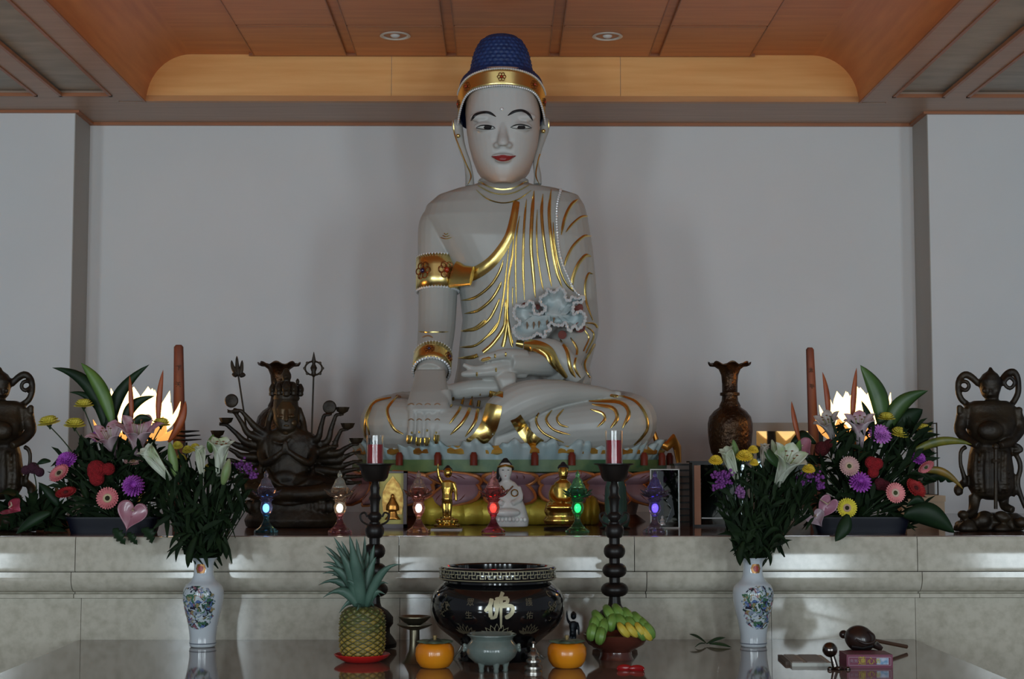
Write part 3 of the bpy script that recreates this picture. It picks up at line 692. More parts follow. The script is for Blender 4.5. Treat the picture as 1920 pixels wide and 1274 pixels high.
# bronze vases with a scalloped mouth
VP = [(33, 858), (36, 850), (40, 830), (42, 808), (42, 795), (39, 782), (30, 771), (20, 764), (20, 761), (15.5, 752), (14.5, 742), (17, 740.5), (17, 738), (14.5, 736), (14.5, 720), (16, 704), (21, 692), (30, 685), (39.5, 684), (39.5, 682)]
def bronze_vase(cx, Y, lab):
    l = L(cx, Y, TOP); t = thing('bronze_vase', lab, 'vase', l.o, 'bronze vases beside the large statue')
    pr = l.prof([(24, 992), (30, 985), (24, 900), (30, 858)]+VP[1:])
    zt_ = pr[-3][1]
    def fn(a, r, z):
        k = max(0, (z-l.z(700))/(l.z(682)-l.z(700))); return r*(1+.04*k*cos(8*a))
    rows = []
    for r, z in pr:
        k = max(0, (z-l.z(700))/(l.z(682)-l.z(700)))
        rows.append([(fn(a, r, z)*cos(a), fn(a, r, z)*sin(a), z+k*.007*cos(8*a)) for a in [2*pi*i/64 for i in range(64)]])
    inner = [(r*.93, z-.001) for r, z in pr[::-1][:8]]
    for r, z in inner:
        k = max(0, (z-l.z(700))/(l.z(682)-l.z(700)))
        rows.append([(fn(a, r, z)*cos(a), fn(a, r, z)*sin(a), z+k*.007*cos(8*a)) for a in [2*pi*i/64 for i in range(64)]])
    MB().grid(rows, True, True).build('body', BRONZE2, t, sharp=60)
    MB().lathe(l.prof([(14.6, 743), (18.5, 742), (18.5, 737), (14.6, 736)]), 40).build('collar', BRONZE2, t)
    return t
bronze_vase(520, 7.05, 'dark bronze vase with scalloped mouth rising behind the many-armed statue')
bronze_vase(1371, 6.35, 'dark bronze vase with scalloped mouth standing free at the right of the large statue')
# many-armed bronze statue
g = L(538, 5.95, TOP); gt = thing('guanyin_statue', 'dark bronze seated many-armed statue with crowned head and raised staffs', 'statue', g.o)
f = Fig(g)
f.r([(989, 462, 632, 62, 0), (975, 458, 640, 66, 0), (955, 470, 628, 60, 0), (940, 466, 632, 58, 0), (925, 478, 625, 54, 0), (915, 490, 615, 46, 0)])
f.r([(925, 495, 590, 34, 0), (890, 500, 584, 30, 0), (860, 492, 592, 28, 0), (830, 486, 598, 27, 0), (815, 494, 590, 24, 0), (806, 512, 572, 20, 0), (800, 524, 560, 14, 0), (780, 526, 558, 14, 0)])
f.t([(560, 905, -.02, 24), (600, 912, -.05, 22), (632, 918, -.08, 15), (580, 926, -.12, 15), (530, 926, -.13, 14)]); f.t([(520, 905, -.02, 24), (485, 912, -.05, 22), (466, 918, -.08, 15), (500, 926, -.12, 15), (545, 926, -.13, 14)])
f.r([(812, 526, 548, 12, -.03), (806, 520, 555, 18, -.03), (790, 514, 559, 22, -.02), (770, 512, 560, 24, -.01), (752, 513, 559, 24, 0), (742, 518, 554, 20, 0)])

f.t([(512, 765, 0, 5), (504, 790, 0, 6), (500, 815, -.02, 6), (492, 860, -.04, 5), (486, 900, -.06, 4)]).t([(560, 765, 0, 5), (568, 790, 0, 6), (572, 815, -.02, 6), (584, 870, -.04, 5), (590, 910, -.06, 4)])
f.t([(496, 826, 0, 11), (490, 850, -.03, 9), (496, 868, -.06, 8), (514, 860, -.085, 6.5), (531, 846, -.095, 5)]).t([(584, 826, 0, 11), (588, 850, -.03, 9), (580, 868, -.06, 8), (560, 860, -.085, 6.5), (540, 846, -.095, 5)])
f.t([(530, 852, -.095, 4), (532, 840, -.10, 4), (534, 826, -.10, 2.5)]).t([(539, 852, -.095, 4), (538, 840, -.10, 4), (536, 826, -.10, 2.5)])
f.b(535, 895, -.055, 22, 6, 12)
def arm(ex, ey, hx, hy, sx, sy, d0=.0, dd=-.02, r=7):
    f.t([(sx, sy, d0, r+2), (ex, ey, d0+dd, r), ((ex+hx)/2, (ey+hy)/2, d0+dd*1.5, r*.72), (hx, hy, d0+dd*2, r*.55)])
    sg = 1 if hx > ex else -1
    for k in range(3): f.t([(hx, hy, d0+dd*2, 3.4), (hx+sg*8, hy-1+k*1.5-1, d0+dd*2-.004*k, 2.3), (hx+sg*15, hy-5+k*3, d0+dd*2-.006*k, 1.5)], 8)
L_ARMS = [(468, 815, 440, 773, 505, 828), (462, 830, 425, 797, 502, 838), (452, 838, 415, 822, 500, 848), (478, 800, 452, 770, 508, 822), (455, 856, 430, 842, 500, 858), (455, 872, 432, 862, 500, 868), (458, 888, 438, 882, 500, 878), (462, 900, 442, 900, 500, 890)]
for i, a_ in enumerate(L_ARMS): arm(*a_, d0=.02*(i % 3)-.01)
R_ARMS = [(596, 822, 608, 778, 578, 826), (612, 830, 630, 778, 580, 836), (622, 842, 640, 806, 584, 846), (632, 850, 660, 834, 588, 852), (632, 864, 662, 850, 590, 862), (634, 876, 666, 866, 590, 872), (634, 886, 668, 880, 590, 880), (634, 896, 668, 894, 590, 888), (630, 906, 664, 906, 590, 896), (600, 846, 620, 838, 585, 852)]
for i, a_ in enumerate(R_ARMS): arm(*a_, d0=.02*(i % 3)-.01)
for k in range(13):
    x = 466+k*14; f.b(x, 950, -.10+.0009*(k-6)**2, 8.5, 7, 13)
for pts in ([(500, 880, -.05, 4), (515, 905, -.075, 4), (545, 915, -.08, 4), (575, 905, -.075, 4), (588, 880, -.05, 4)], [(478, 905, -.10, 4), (510, 922, -.13, 4), (560, 924, -.13, 4), (610, 908, -.10, 4)], [(490, 935, -.11, 4), (530, 945, -.13, 4), (580, 940, -.12, 4), (625, 925, -.08, 4)], [(545, 822, -.05, 3), (530, 832, -.055, 3), (512, 828, -.045, 3)]): f.t(pts)
f.make(.0042, 'figure', BRONZE, gt)
h = Fig(g).r([(816, 532, 542, 10, -.034), (810, 526, 548, 18, -.022), (800, 520, 554, 24, -.014), (785, 515, 559, 27, -.010), (768, 515, 559, 27, -.008), (754, 518, 556, 25, 0)])
h.t([(537, 770, -.058, 3), (537, 780, -.066, 3.2), (537, 790, -.070, 4.2)]).b(537, 799, -.060, 6.5, 5, 2.2).b(537, 808, -.046, 7, 6, 4)
for q_ in (-1, 1): h.b(537+q_*10, 781, -.054, 7, 6, 3.4).b(537+q_*11, 794, -.040, 9, 9, 8).b(537+q_*21, 785, -.01, 4, 5, 12)
h.make(.0024, 'face', M('polished_bronze', (.09, .052, .022), .36, .5), gt, 2)
mb = MB().lathe(g.prof([(23, 752), (25, 748), (24, 742), (21, 741)]), 32, c=(g.p(537, 750).x, 0, 0)); mb.build('crown_band', BRONZE, gt)
for x, y, r, d in ((511, 731, 9, .0), (523, 730, 9, -.035), (537, 729, 11, -.05), (551, 730, 9, -.035), (563, 731, 9, 0), (537, 706, 12, -.01), (516, 716, 5, .03), (558, 716, 5, .03)):
    h = Fig(g).b(x, y, d, r*.8, r*.8, r).b(x, y-r*.8, d, r*.5).b(x, y+r, d, r*.7, r*.7, r*.5); h.b(x, y+r*.1, d-r*.8*g.s, r*.14, r*.2, r*.3); h.make(.0035, 'crown_head', BRONZE, gt, 2)
o = Fig(g).r([(741, 512, 562, 22, 0), (722, 516, 558, 18, .0), (716, 522, 552, 12, 0)]).make(.005, 'crown', BRONZE, gt)
def staff(x0, y0, x1, y1, name):
    mb = MB().tube([g.p(x0, y0, .0), g.p(x1, y1, .01)], .0033, 8); return mb.build(name, BRONZE, gt)
s1 = staff(466, 830, 447, 706, 'staff'); mb = MB()
for x, y, px_, py_ in ((447, 706, 444, 668), (446, 704, 434, 676), (449, 704, 454, 676), (445, 704, 436, 700), (449, 704, 460, 702)): mb.tube(spline([g.p(x, y, .01), g.p((x+px_)/2+(px_-x)*.25, (y+py_)/2, .01), g.p(px_, py_, .01)], 5), [.006, .009, .010, .0095, .009, .008, .007, .006, .005, .003, .001], 8)
mb.build('flame_tip', BRONZE, s1)
s2 = staff(584, 830, 588, 706, 'staff')
mb = MB().tube([g.p(588+16*cos(2*pi*k/24), 691-13*sin(2*pi*k/24), .01) for k in range(25)], .0038, 6)
mb.lathe([(.003, 0), (.010, .01), (.008, .02), (.013, .035), (.006, .05), (.008, .062), (.001, .095)], 16, c=g.p(588, 708, .01)); 
for k in range(8): mb.ball(g.p(588+17*cos(2*pi*k/8), 691-14*sin(2*pi*k/8), .01), .006, 6)
mb.build('wheel_tip', BRONZE, s2)
for x, y in ((434, 752), (618, 764)):
    MB().lathe([(.0005, -.012), (.022, -.006), (.0255, 0), (.022, .006), (.0005, .012)], 24).build('held_disc', BRONZE, gt, loc=g.p(x, y, -.03)).rotation_euler = (pi/2, 0, 0)
for x, y in ((424, 790), (408, 814), (642, 770), (652, 800), (668, 828)):
    MB().lathe([(.006, -.012), (.018, -.004), (.024, .012), (.020, .012), (.012, 0), (.0005, -.003)], 16, fn=lambda a, r, z: r*(1+.12*cos(6*a))).build('held_bowl', BRONZE, gt, loc=g.p(x, y, -.035))
# guardian figures
def guardian(cx, m, lab, Y=5.62):
    l = L(cx, Y, TOP); t = thing('guardian_statue', lab, 'statue', l.o, None); f = Fig(l)
    X = lambda x: cx+m*(x-1855)
    T_ = lambda pts, **k: f.t([(X(x), y, d, r) for x, y, d, r in pts], **k)
    R_ = lambda rows: f.r([(y, min(X(a), X(b)), max(X(a), X(b)), h, d) for y, a, b, h, d in rows])
    R_([(748, 1848, 1872, 14, 0), (742, 1842, 1872, 18, 0), (730, 1838, 1876, 20, 0), (715, 1835, 1878, 22, 0), (702, 1843, 1870, 18, 0), (696, 1852, 1863, 7, 0), (688, 1855, 1859, 2, 0)])
    f.b(X(1857), 733, -.036, 3, 3, 5); f.b(X(1857), 741, -.032, 7, 4, 2); 
    for k in (-1, 1): f.b(X(1857+k*12), 733, -.03, 5, 4, 5)
    R_([(752, 1825, 1888, 18, 0), (760, 1808, 1902, 24, 0), (775, 1810, 1904, 28, 0), (795, 1812, 1904, 34, -.01), (815, 1815, 1900, 36, -.01), (828, 1820, 1896, 33, 0), (836, 1822, 1892, 26, 0), (850, 1818, 1895, 30, 0), (880, 1814, 1900, 32, 0), (915, 1816, 1900, 32, 0), (930, 1825, 1895, 28, 0), (938, 1850, 1880, 20, 0)])
    f.b(X(1857), 808, -.075, 24, 14, 18)
    T_([(1808, 768, 0, 13), (1803, 790, -.01, 12), (1800, 808, -.02, 11), (1815, 826, -.05, 9), (1835, 836, -.09, 7)])
    T_([(1900, 768, 0, 13), (1910, 790, -.01, 12), (1912, 806, -.02, 11), (1896, 828, -.05, 9), (1876, 836, -.09, 7)])
    for y in (765, 772): f.b(X(1799), y, -.02, 6); f.b(X(1912), y+4, -.02, 6)
    T_([(1836, 722, .01, 6), (1822, 708, .01, 7), (1809, 703, .01, 7), (1798, 714, .01, 6), (1797, 735, .01, 6), (1803, 750, .01, 6), (1812, 757, .01, 6)])
    T_([(1802, 716, .0, 4), (1812, 716, -.01, 4), (1817, 725, -.01, 4), (1810, 733, -.01, 4), (1802, 728, 0, 4)])
    T_([(1876, 716, .01, 6), (1888, 702, .01, 7), (1900, 698, .01, 7), (1908, 710, .01, 6), (1909, 735, .01, 6), (1903, 750, .01, 6), (1896, 760, .01, 6)])
    T_([(1893, 706, -.01, 4), (1903, 718, -.01, 4), (1893, 729, -.01, 4), (1883, 718, -.01, 4), (1893, 706, -.01, 4)])
    T_([(1812, 838, -.01, 5), (1802, 846, -.01, 4), (1801, 870, -.01, 4), (1808, 895, -.01, 5), (1812, 912, 0, 6)])
    T_([(1895, 838, -.01, 5), (1910, 862, -.01, 5), (1913, 880, -.01, 5), (1908, 905, -.01, 5), (1914, 930, -.01, 5), (1924, 955, -.01, 5)])
    T_([(1895, 832, -.02, 5), (1910, 838, -.02, 5), (1914, 845, -.02, 5), (1900, 848, -.02, 4)])
    T_([(1806, 905, 0, 6), (1797, 918, -.02, 9), (1800, 928, -.03, 7)]); T_([(1900, 915, 0, 9), (1895, 930, 0, 8)])
    for x in (1830, 1842, 1874, 1886): T_([(x, 848, -.05, 4), (x-2, 890, -.062, 5), (x+1, 925, -.055, 4)])
    for y in (885, 895, 905, 915): T_([(1824, y, -.055, 2), (1832, y+2, -.068, 2.5), (1842, y, -.06, 2)]); T_([(1876, y, -.06, 2), (1885, y+2, -.068, 2.5), (1894, y, -.055, 2)])
    T_([(1828, 930, 0, 12), (1826, 950, -.01, 10), (1822, 962, -.03, 9), (1808, 968, -.06, 6)]); T_([(1882, 935, 0, 10), (1884, 950, -.02, 9), (1900, 957, -.05, 7)])
    f.make(.0045, 'figure', BRONZE, t)
    mb = MB().tube([l.p(X(1867), 835, -.10), l.p(X(1867), 955, -.10)], [.0075, .0062], 10); mb.ball(l.p(X(1867), 838, -.10), .012, 10)
    mb.tube([l.p(X(1860), 865, -.10), l.p(X(1874), 865, -.10)], .008, 8); mb.build('sword', BRONZE, t)
    f = Fig(l)
    rnd = random.Random(3)
    f.r([(1003, 1800, 1918, 42, 0), (990, 1798, 1920, 44, 0), (970, 1802, 1918, 38, 0), (962, 1812, 1906, 30, 0)])
    f.m.v = [Vector(v) for v in f.m.v]
    if m < 0: f.m.v = []; f.m.f = []; f.r([(1003, X(1918), X(1800), 42, 0), (990, X(1920), X(1798), 44, 0), (970, X(1918), X(1802), 38, 0), (962, X(1906), X(1812), 30, 0)])
    for k in range(16): x = 1798+rnd.random()*118; f.b(X(x), 965+rnd.random()*32, -.05-rnd.random()*.05, 9+rnd.random()*8, 10, 7+rnd.random()*6)
    f.make(.006, 'rock_base', BRONZE, t, 2)
    return t
guardian(1855, 1, 'dark bronze armoured guardian statue standing on rocks at the right end of the altar')
guardian(2, -1, 'dark bronze guardian statue cut by the left edge beside the yellow flowers')
# tall tapering posts with written characters
def post(x0, x1, yt, lab, Y, xb):
    l = L((x0+x1)/2, Y, TOP); t = thing('wooden_post', lab, 'post', l.o)
    w1 = (x1-x0)/2; rows = []
    for k in range(13):
        f_ = k/12; z = l.z(yt+4)*f_; cx = l.p(xb+((x0+x1)/2-xb)*(f_*1.0), yt+(990-yt)*(1-f_)).x; hw = (w1+5*(1-f_))*l.s; rows.append([(cx+hw*cos(2*pi*j/20)*1.0, hw*.6*sin(2*pi*j/20), z) for j in range(20)])
    rows.append([(v[0]*.6+rows[-1][5][0]*.4, v[1]*.6, l.z(yt)) for v in rows[-1]])
    MB().grid(rows, True, True).build('post', M('red_brown_post', (.085, .026, .016), .6, col2=(.12, .036, .022), scale=30, stretch=(1, 1, .15)), t)
    return t, l
tx = M('ink_writing', (.02, .015, .012), .6)
def glyphs(l, t, items, Yf, mat, name='character'):
    for ch, px, py, sz in items:
        vs, fs = text_mesh(ch, 1); c = l.p(px, py, Yf); q = MB(); q.add([(c.x+v.x*sz*l.s, c.y, c.z+v.y*sz*l.s) for v in vs], fs); q.build(name, mat, t, solid=.0008)
t, l = post(326, 344, 647, 'reddish wooden post with two ink characters behind the left glowing lamp', 6.5, 337); glyphs(l, t, [('下', 335, 691, 10), ('天', 334, 722, 11)], -.0135, tx)
t, l = post(1511, 1526, 652, 'reddish wooden post with two ink characters beside the right glowing lamp', 6.5, 1532); glyphs(l, t, [('太', 1521, 695, 10), ('平', 1522.5, 726, 10)], -.0145, tx)
mb = MB(); l = L(345, 6.3, TOP); t = thing('tiered_tray', 'dark flat tiered tray stacked in front of the left wooden post', 'tray', l.o)
mb.lathe([(.02, 0), (.03, .004), (.009, .02), (.009, l.z(830))], 20).build('stem', BLACKW, t)
for y, r in ((828, 30), (820, 28), (812, 26)): MB().lathe([(.01, l.z(y)), (r*l.s, l.z(y)+.006), (r*l.s, l.z(y)+.009), (.01, l.z(y)+.004)], 32).build('tray', BLACKW, t)
# glowing lotus lamps
def lotus_lamp(cx, cy, Y, lab, seed):
    l = L(cx, Y, TOP); t = thing('lotus_lamp', lab, 'lamp', l.o, None); rnd = random.Random(seed)
    HOT = M('lit_petal', (.9, .7, .4), .5, emit=((1.0, .66, .28), 2.6)); WARM = M('lit_petal_outer', (.8, .4, .12), .5, emit=((1.0, .42, .10), .85))
    MB().lathe(l.prof([(26, 990), (28, 982), (9, 972), (7, 900), (12, 850), (24, 835), (26, 828)]), 32).build('stand', M('lamp_brass', (.4, .24, .06), .3, .9), t)
    c0 = l.p(cx, cy+48, 0)
    for ring, (n, rr, hh, w_, mt) in enumerate(((6, 26, 96, 54, HOT), (8, 58, 90, 56, HOT), (9, 74, 66, 52, HOT), (9, 86, 40, 44, WARM))):
        for k in range(n):
            a = 2*pi*(k+.5*ring)/n+.2; out = Vector((cos(a), sin(a), 0)); tip = c0+out*rr*l.s+Vector((0, 0, (hh+rnd.uniform(-5, 5))*l.s))
            sd = Vector((-sin(a), cos(a), 0)); b0 = c0+out*8*l.s
            MB().blade(b0, tip, w_*l.s, bend=out*16*l.s+Vector((0, 0, -6*l.s*ring)), side=sd, cup=-.45, n=8, wf=lambda t: sin(pi*min(1, t*.85+.15))**.8).build('petal', mt, t, solid=.002, sharp=0)
    lt = bpy.data.lights.new('bulb', 'POINT'); lt.energy = 1.3; lt.color = (1, .55, .2); lt.shadow_soft_size = .03
    o = bpy.data.objects.new('bulb_light', lt); C.objects.link(o); o.parent = t; o.location = c0+Vector((0, 0, .12)); return t
lotus_lamp(262, 775, 6.15, 'glowing warm lotus-shaped lamp behind the left flower arrangement', 1)
lotus_lamp(1612, 778, 6.15, 'glowing warm lotus-shaped lamp behind the right flower arrangement', 2)
# small LED lotus lamps with a seated figure on top
def led(cx, Y, tint, glow, lab, fig, gs=6, lift=0, cup=None):
    l = L(cx, Y, TOP); t = thing('led_lotus_lamp', lab, 'lamp', l.o, 'small crystal lotus lamps along the altar edge')
    G = M('tinted_plastic', tint, .06, trans=.92, ior=1.35, spec=.8); G2 = M('tinted_crystal', fig, .06, trans=.85, ior=1.4); E_ = M('led_glow', glow, .4, emit=(glow, gs)); GC = G if cup is None else M('tinted_cup', cup, .06, trans=.92, ior=1.35)
    q = lambda pr: [(r*l.s, l.z(y)) for r, y in pr]
    MB().lathe(q([(23, 999), (22, 995), (13, 989), (7, 980), (4.5, 972), (7, 966), (6, 962)]), 28).build('base', G, t)
    MB().lathe(q([(4, 968), (9.5, 962), (12, 952), (9, 942), (14, 936)]), 24).build('stem_cup', GC, t)
    MB().ball(l.p(cx, 953, 0), (4.6*l.s, 4.6*l.s, 7.5*l.s), 14).build('glowing_bulb', E_, t)
    MB().lathe(q([(7, 938), (14, 930), (17, 918), (13, 915), (11, 925), (4, 934)]), 24, fn=lambda a, r, z: r*(1+.12*cos(8*a))).build('lotus_bowl', GC, t)
    for k in range(8):
        a = 2*pi*k/8+.3; o_ = Vector((cos(a), sin(a), 0)); b0 = l.p(cx, 930, 0)+o_*6*l.s
        MB().blade(b0, l.p(cx, 918+(k % 2)*7, 0)+o_*30*l.s, 19*l.s, bend=(0, 0, -5*l.s), side=(-sin(a), cos(a), 0), cup=-.5, n=5).build('petal', GC, t, solid=.0015, sharp=0)
    fg = Fig(l).b(cx, 891, 0, 4.6, 4.6, 5.5).b(cx, 884.5, 0, 2.2).r([(921, cx-14, cx+14, 9, 0), (914, cx-15, cx+15, 11, 0), (908, cx-11, cx+11, 8, 0), (900, cx-8.5, cx+8.5, 6, 0), (896, cx-4, cx+4, 4, 0)])
    fg.make(.0028, 'seated_figure', G2, t, 2); return t
led(499, 5.45, (.10, .30, .34), (.12, .42, 1.0), 'crystal lotus lamp glowing bright blue over a teal foot in front of the many-armed statue', (.62, .58, .72), 4, cup=(.5, .45, .6))
led(637, 5.45, (.62, .22, .26), (.95, 1.0, .92), 'crystal lotus lamp glowing white over a pinkish foot left of the left candle', (.85, .88, .80), 5, cup=(.8, .62, .48))
led(785, 5.45, (.75, .38, .30), (.85, .88, 1.0), 'pale peach crystal lotus lamp glowing white beside the standing golden child figure', (.8, .62, .6), 5)
led(925, 5.42, (.55, .10, .16), (1.0, .03, .02), 'crystal lotus lamp glowing red in front of the white porcelain figure', (.85, .4, .4), 5, cup=(.75, .3, .3))
led(1083, 5.45, (.15, .40, .2), (.02, 1.0, .16), 'crystal lotus lamp glowing green beside the golden seated figure', (.3, .75, .4), 3.5, cup=(.2, .5, .3))
led(1228, 5.45, (.55, .45, .6), (.09, .06, 1.0), 'crystal lotus lamp glowing violet blue in front of the mirror plaque', (.35, .3, .8), 3.5, cup=(.5, .42, .6))
# framed card with golden figure
l = L(735, 5.85, TOP); t = thing('framed_picture', 'upright framed yellow picture of a golden seated figure behind the left candlestick', 'picture', l.o)
a_, b_ = l.p(708, 886), l.p(763, 886)
fr = MB(); zt_ = l.z(884); fr.box((a_.x, -.008, 0), (a_.x+.006, .05, zt_)); fr.box((b_.x-.012, -.008, 0), (b_.x, .05, zt_)); fr.box((a_.x, -.008, zt_-.007), (b_.x, .05, zt_)); fr.box((a_.x, -.008, 0), (b_.x, .05, .014)); fr.box((a_.x, .03, 0), (b_.x, .05, zt_))
fr.build('frame', M('dark_purple_wood', (.06, .03, .035), .35), t)
MB().box((a_.x+.006, .02, .014), (b_.x-.012, .029, zt_-.007)).build('card', M('yellow_card', (.62, .52, .08), .4, col2=(.72, .6, .2), scale=9), t)
gd = M('printed_gold', (.38, .18, .03), .35, .5, col2=(.7, .48, .12), scale=60)
mb = MB(); out = []
for k in range(25):
    u = k/24*2-1; 
out = [l.p(736+x, y, 0) for x, y in ((-17, 965), (-20, 945), (-19, 925), (-12, 908), (-5, 900), (0, 893), (5, 900), (12, 908), (19, 925), (20, 945), (17, 965))]
mb.prism([(v.x, v.z) for v in out], .012, .0195).build('halo', gd, t)
fg = Fig(l).b(736, 931, .005, 4, 4, 5).r([(958, 723, 749, 8, .005), (948, 724, 748, 8, .005), (940, 729, 743, 6, .005), (935, 731, 741, 5, .005)]).r([(975, 720, 752, 7, .005), (968, 726, 746, 6, .005), (960, 728, 744, 5, .005)]); fg.make(.003, 'relief_figure', M('relief_gold', (.45, .2, .04), .25, .8), t, 2)
# golden child figure with raised arm
def standing(l, cx, top, bot, mat, vox, hairm, t, left_up=True):
    h = bot-top; Y_ = lambda k: top+h*k; sg = -1 if left_up else 1; W = h/115
    f = Fig(l).b(cx+2*W, Y_(.15), -.005, 8.5*W, 8.5*W, 10*W)
    f.r([(Y_(.27), cx-3*W, cx+6*W, 4*W, 0), (Y_(.30), cx-11*W, cx+13*W, 6*W, 0), (Y_(.40), cx-11*W, cx+13*W, 8*W, 0), (Y_(.50), cx-9*W, cx+10*W, 7.5*W, 0), (Y_(.58), cx-10*W, cx+10*W, 8.5*W, -.002), (Y_(.64), cx-9*W, cx+10*W, 8*W, 0)])
    f.t([(cx-5*W, Y_(.62), 0, 5.5*W), (cx-4.5*W, Y_(.76), -.003, 4.6*W), (cx-4.5*W, Y_(.90), 0, 3.4*W)]); f.t([(cx+5.5*W, Y_(.62), 0, 5.5*W), (cx+5*W, Y_(.76), -.003, 4.6*W), (cx+5*W, Y_(.90), 0, 3.4*W)])
    f.b(cx-5*W, Y_(.915), -.008, 3.6*W, 6*W, 2.4*W); f.b(cx+5*W, Y_(.915), -.008, 3.6*W, 6*W, 2.4*W)
    f.t([(cx+sg*10*W, Y_(.31), 0, 4*W), (cx+sg*15*W, Y_(.22), -.004, 3.4*W), (cx+sg*17*W, Y_(.10), -.006, 2.8*W), (cx+sg*17*W, Y_(.05), -.006, 2*W), (cx+sg*17*W, Y_(-.01), -.006, 1.2*W)])
    f.t([(cx-sg*12*W, Y_(.31), 0, 4.2*W), (cx-sg*16*W, Y_(.42), 0, 3.6*W), (cx-sg*17*W, Y_(.55), -.004, 3*W), (cx-sg*17.5*W, Y_(.62), -.006, 2.4*W)])
    f.make(vox, 'body', mat, t, 2)
    hb_ = Fig(l).b(cx+2*W, Y_(.11), .002, 9*W, 9*W, 7.5*W).b(cx+2*W, Y_(.055), .002, 4.5*W, 4.5*W, 3.5*W); hb_.make(vox, 'hair', hairm, t, 2)
GF = M('figure_gold', (.62, .42, .10), .22, 1)
l = L(838, 5.72, TOP); t = thing('child_figurine', 'small golden child figure standing with one arm raised on a white cloth', 'figurine', l.o)
standing(l, 838, 872, 986, GF, .0026, M('black_hair_paint', (.01, .01, .012), .4), t)
MB().lathe([(24*l.s, .005), (25*l.s, .012), (19*l.s, .018), (18*l.s, .03), (13*l.s, .034), (12*l.s, .040)], 28).build('lotus_base', GF, t)
for k in range(10):
    a = 2*pi*k/10; MB().ball((17*l.s*cos(a), 17*l.s*sin(a), .026), (.009, .009, .008), 8).build('lotus_petal', GF, t)
cl = MB().box((-.055, -.07, 0), (.055, .05, .004)).build('white_cloth', M('white_fabric', (.6, .6, .58), .8), None, loc=l.o); tag(cl, 'small white cloth mat lying under the golden child figure', 'cloth')
t.location.z = TOP+.0045
# white porcelain figure
l = L(952, 5.72, TOP); t = thing('porcelain_figurine', 'white porcelain figure with black hair and gold crown seated behind the red lamp', 'figurine', l.o)
PO = M('white_porcelain', (.62, .62, .60), .22, col2=(.70, .70, .68), scale=20)
f = Fig(l).r([(905, 942, 955, 6, -.005), (898, 940, 956, 9, -.008), (888, 935, 960, 12, -.005), (876, 935, 960, 12, 0), (868, 940, 956, 10, 0)]).b(948, 887, -.027, 1.8, 2, 3.2)
f.r([(988, 925, 990, 26, 0), (975, 922, 992, 28, 0), (960, 930, 988, 26, 0), (950, 930, 985, 22, 0), (935, 930, 978, 18, 0), (915, 932, 974, 15, 0), (905, 936, 966, 12, 0), (900, 942, 956, 8, 0)])
f.t([(934, 915, 0, 7), (930, 935, -.02, 6), (942, 945, -.045, 5)]).t([(970, 915, 0, 7), (975, 935, -.02, 6), (960, 945, -.045, 5)]).b(950, 962, -.05, 26, 12, 9)
f.make(.003, 'body', PO, t, 3)
Fig(l).r([(905, 930, 937, 6, .01), (880, 931, 965, 10, .012), (870, 936, 960, 9, .006), (863, 941, 954, 6, .004), (859, 945, 951, 3, .003)]).make(.003, 'hair', M('black_glaze', (.012, .012, .014), .2), t, 2)
mb = MB().tube([l.p(948+13.5*sin(a), 873+3*abs(sin(a)), 0)+Vector((0, -13*l.s*cos(a), 0)) for a in [(-1.5+3*k/20) for k in range(21)]], .0045, 8); mb.build('crown', GF, t)
for dx in (-5, 5): MB().ball(l.p(948+dx, 882, -.0265), (.0042, .0015, .0014), 8).build('eye', PAINTK, t)
MB().ball(l.p(948, 893, -.0262), (.0032, .0015, .0015), 8).build('mouth', LIPM, t)
mb = MB(); bvp = None
for k in range(9): mb.ball(l.p(928+k*7, 975, -.058+abs(k-4)*.004), (.007, .005, .009), 8)
each(mb, 'lotus_petal', PO, t)
mb = MB().tube([l.p(940, 912, -.03), l.p(950, 925, -.042), l.p(962, 912, -.03)], .003, 6); mb.tube([l.p(965, 925, -.035)+Vector((.012*cos(a), 0, .012*sin(a))) for a in [2*pi*k/12 for k in range(13)]], .0022, 5); each(mb, 'gilt_detail', GF, t)
l2 = L(905, 5.75, TOP)
# golden seated figure
l = L(1052, 5.72, TOP); t = thing('golden_figurine', 'golden seated figure with dark hair beside the green lamp', 'figurine', l.o)
f = Fig(l).r([(900, 1050, 1062, 6, -.003), (893, 1048, 1064, 9, -.005), (884, 1046, 1066, 10, -.003), (876, 1048, 1064, 9, 0)]).b(1056, 888, -.02, 1.6, 2, 2.6)
f.r([(984, 1022, 1080, 24, 0), (976, 1018, 1084, 26, 0), (968, 1024, 1078, 24, 0), (960, 1020, 1080, 25, 0), (945, 1024, 1076, 22, 0), (935, 1036, 1072, 16, 0), (915, 1036, 1074, 14, 0), (905, 1040, 1070, 12, 0), (899, 1050, 1062, 7, 0)])
f.t([(1040, 912, 0, 6), (1034, 930, -.01, 6), (1042, 942, -.035, 5), (1054, 942, -.045, 4)]).t([(1072, 912, 0, 6), (1076, 930, -.01, 6), (1068, 942, -.035, 5), (1058, 943, -.045, 4)]).b(1050, 952, -.04, 28, 12, 8)
f.make(.003, 'body', GF, t, 2)
Fig(l).b(1056, 877, .003, 11, 10, 7).b(1056, 870, .003, 5, 5, 4).make(.003, 'hair', M('dark_blue_hair', (.01, .013, .02), .4), t, 2)
MB().lathe([(32*l.s, 0), (33*l.s, .006), (30*l.s, .009)], 32, sy=.8).build('base', BLACKW, t)
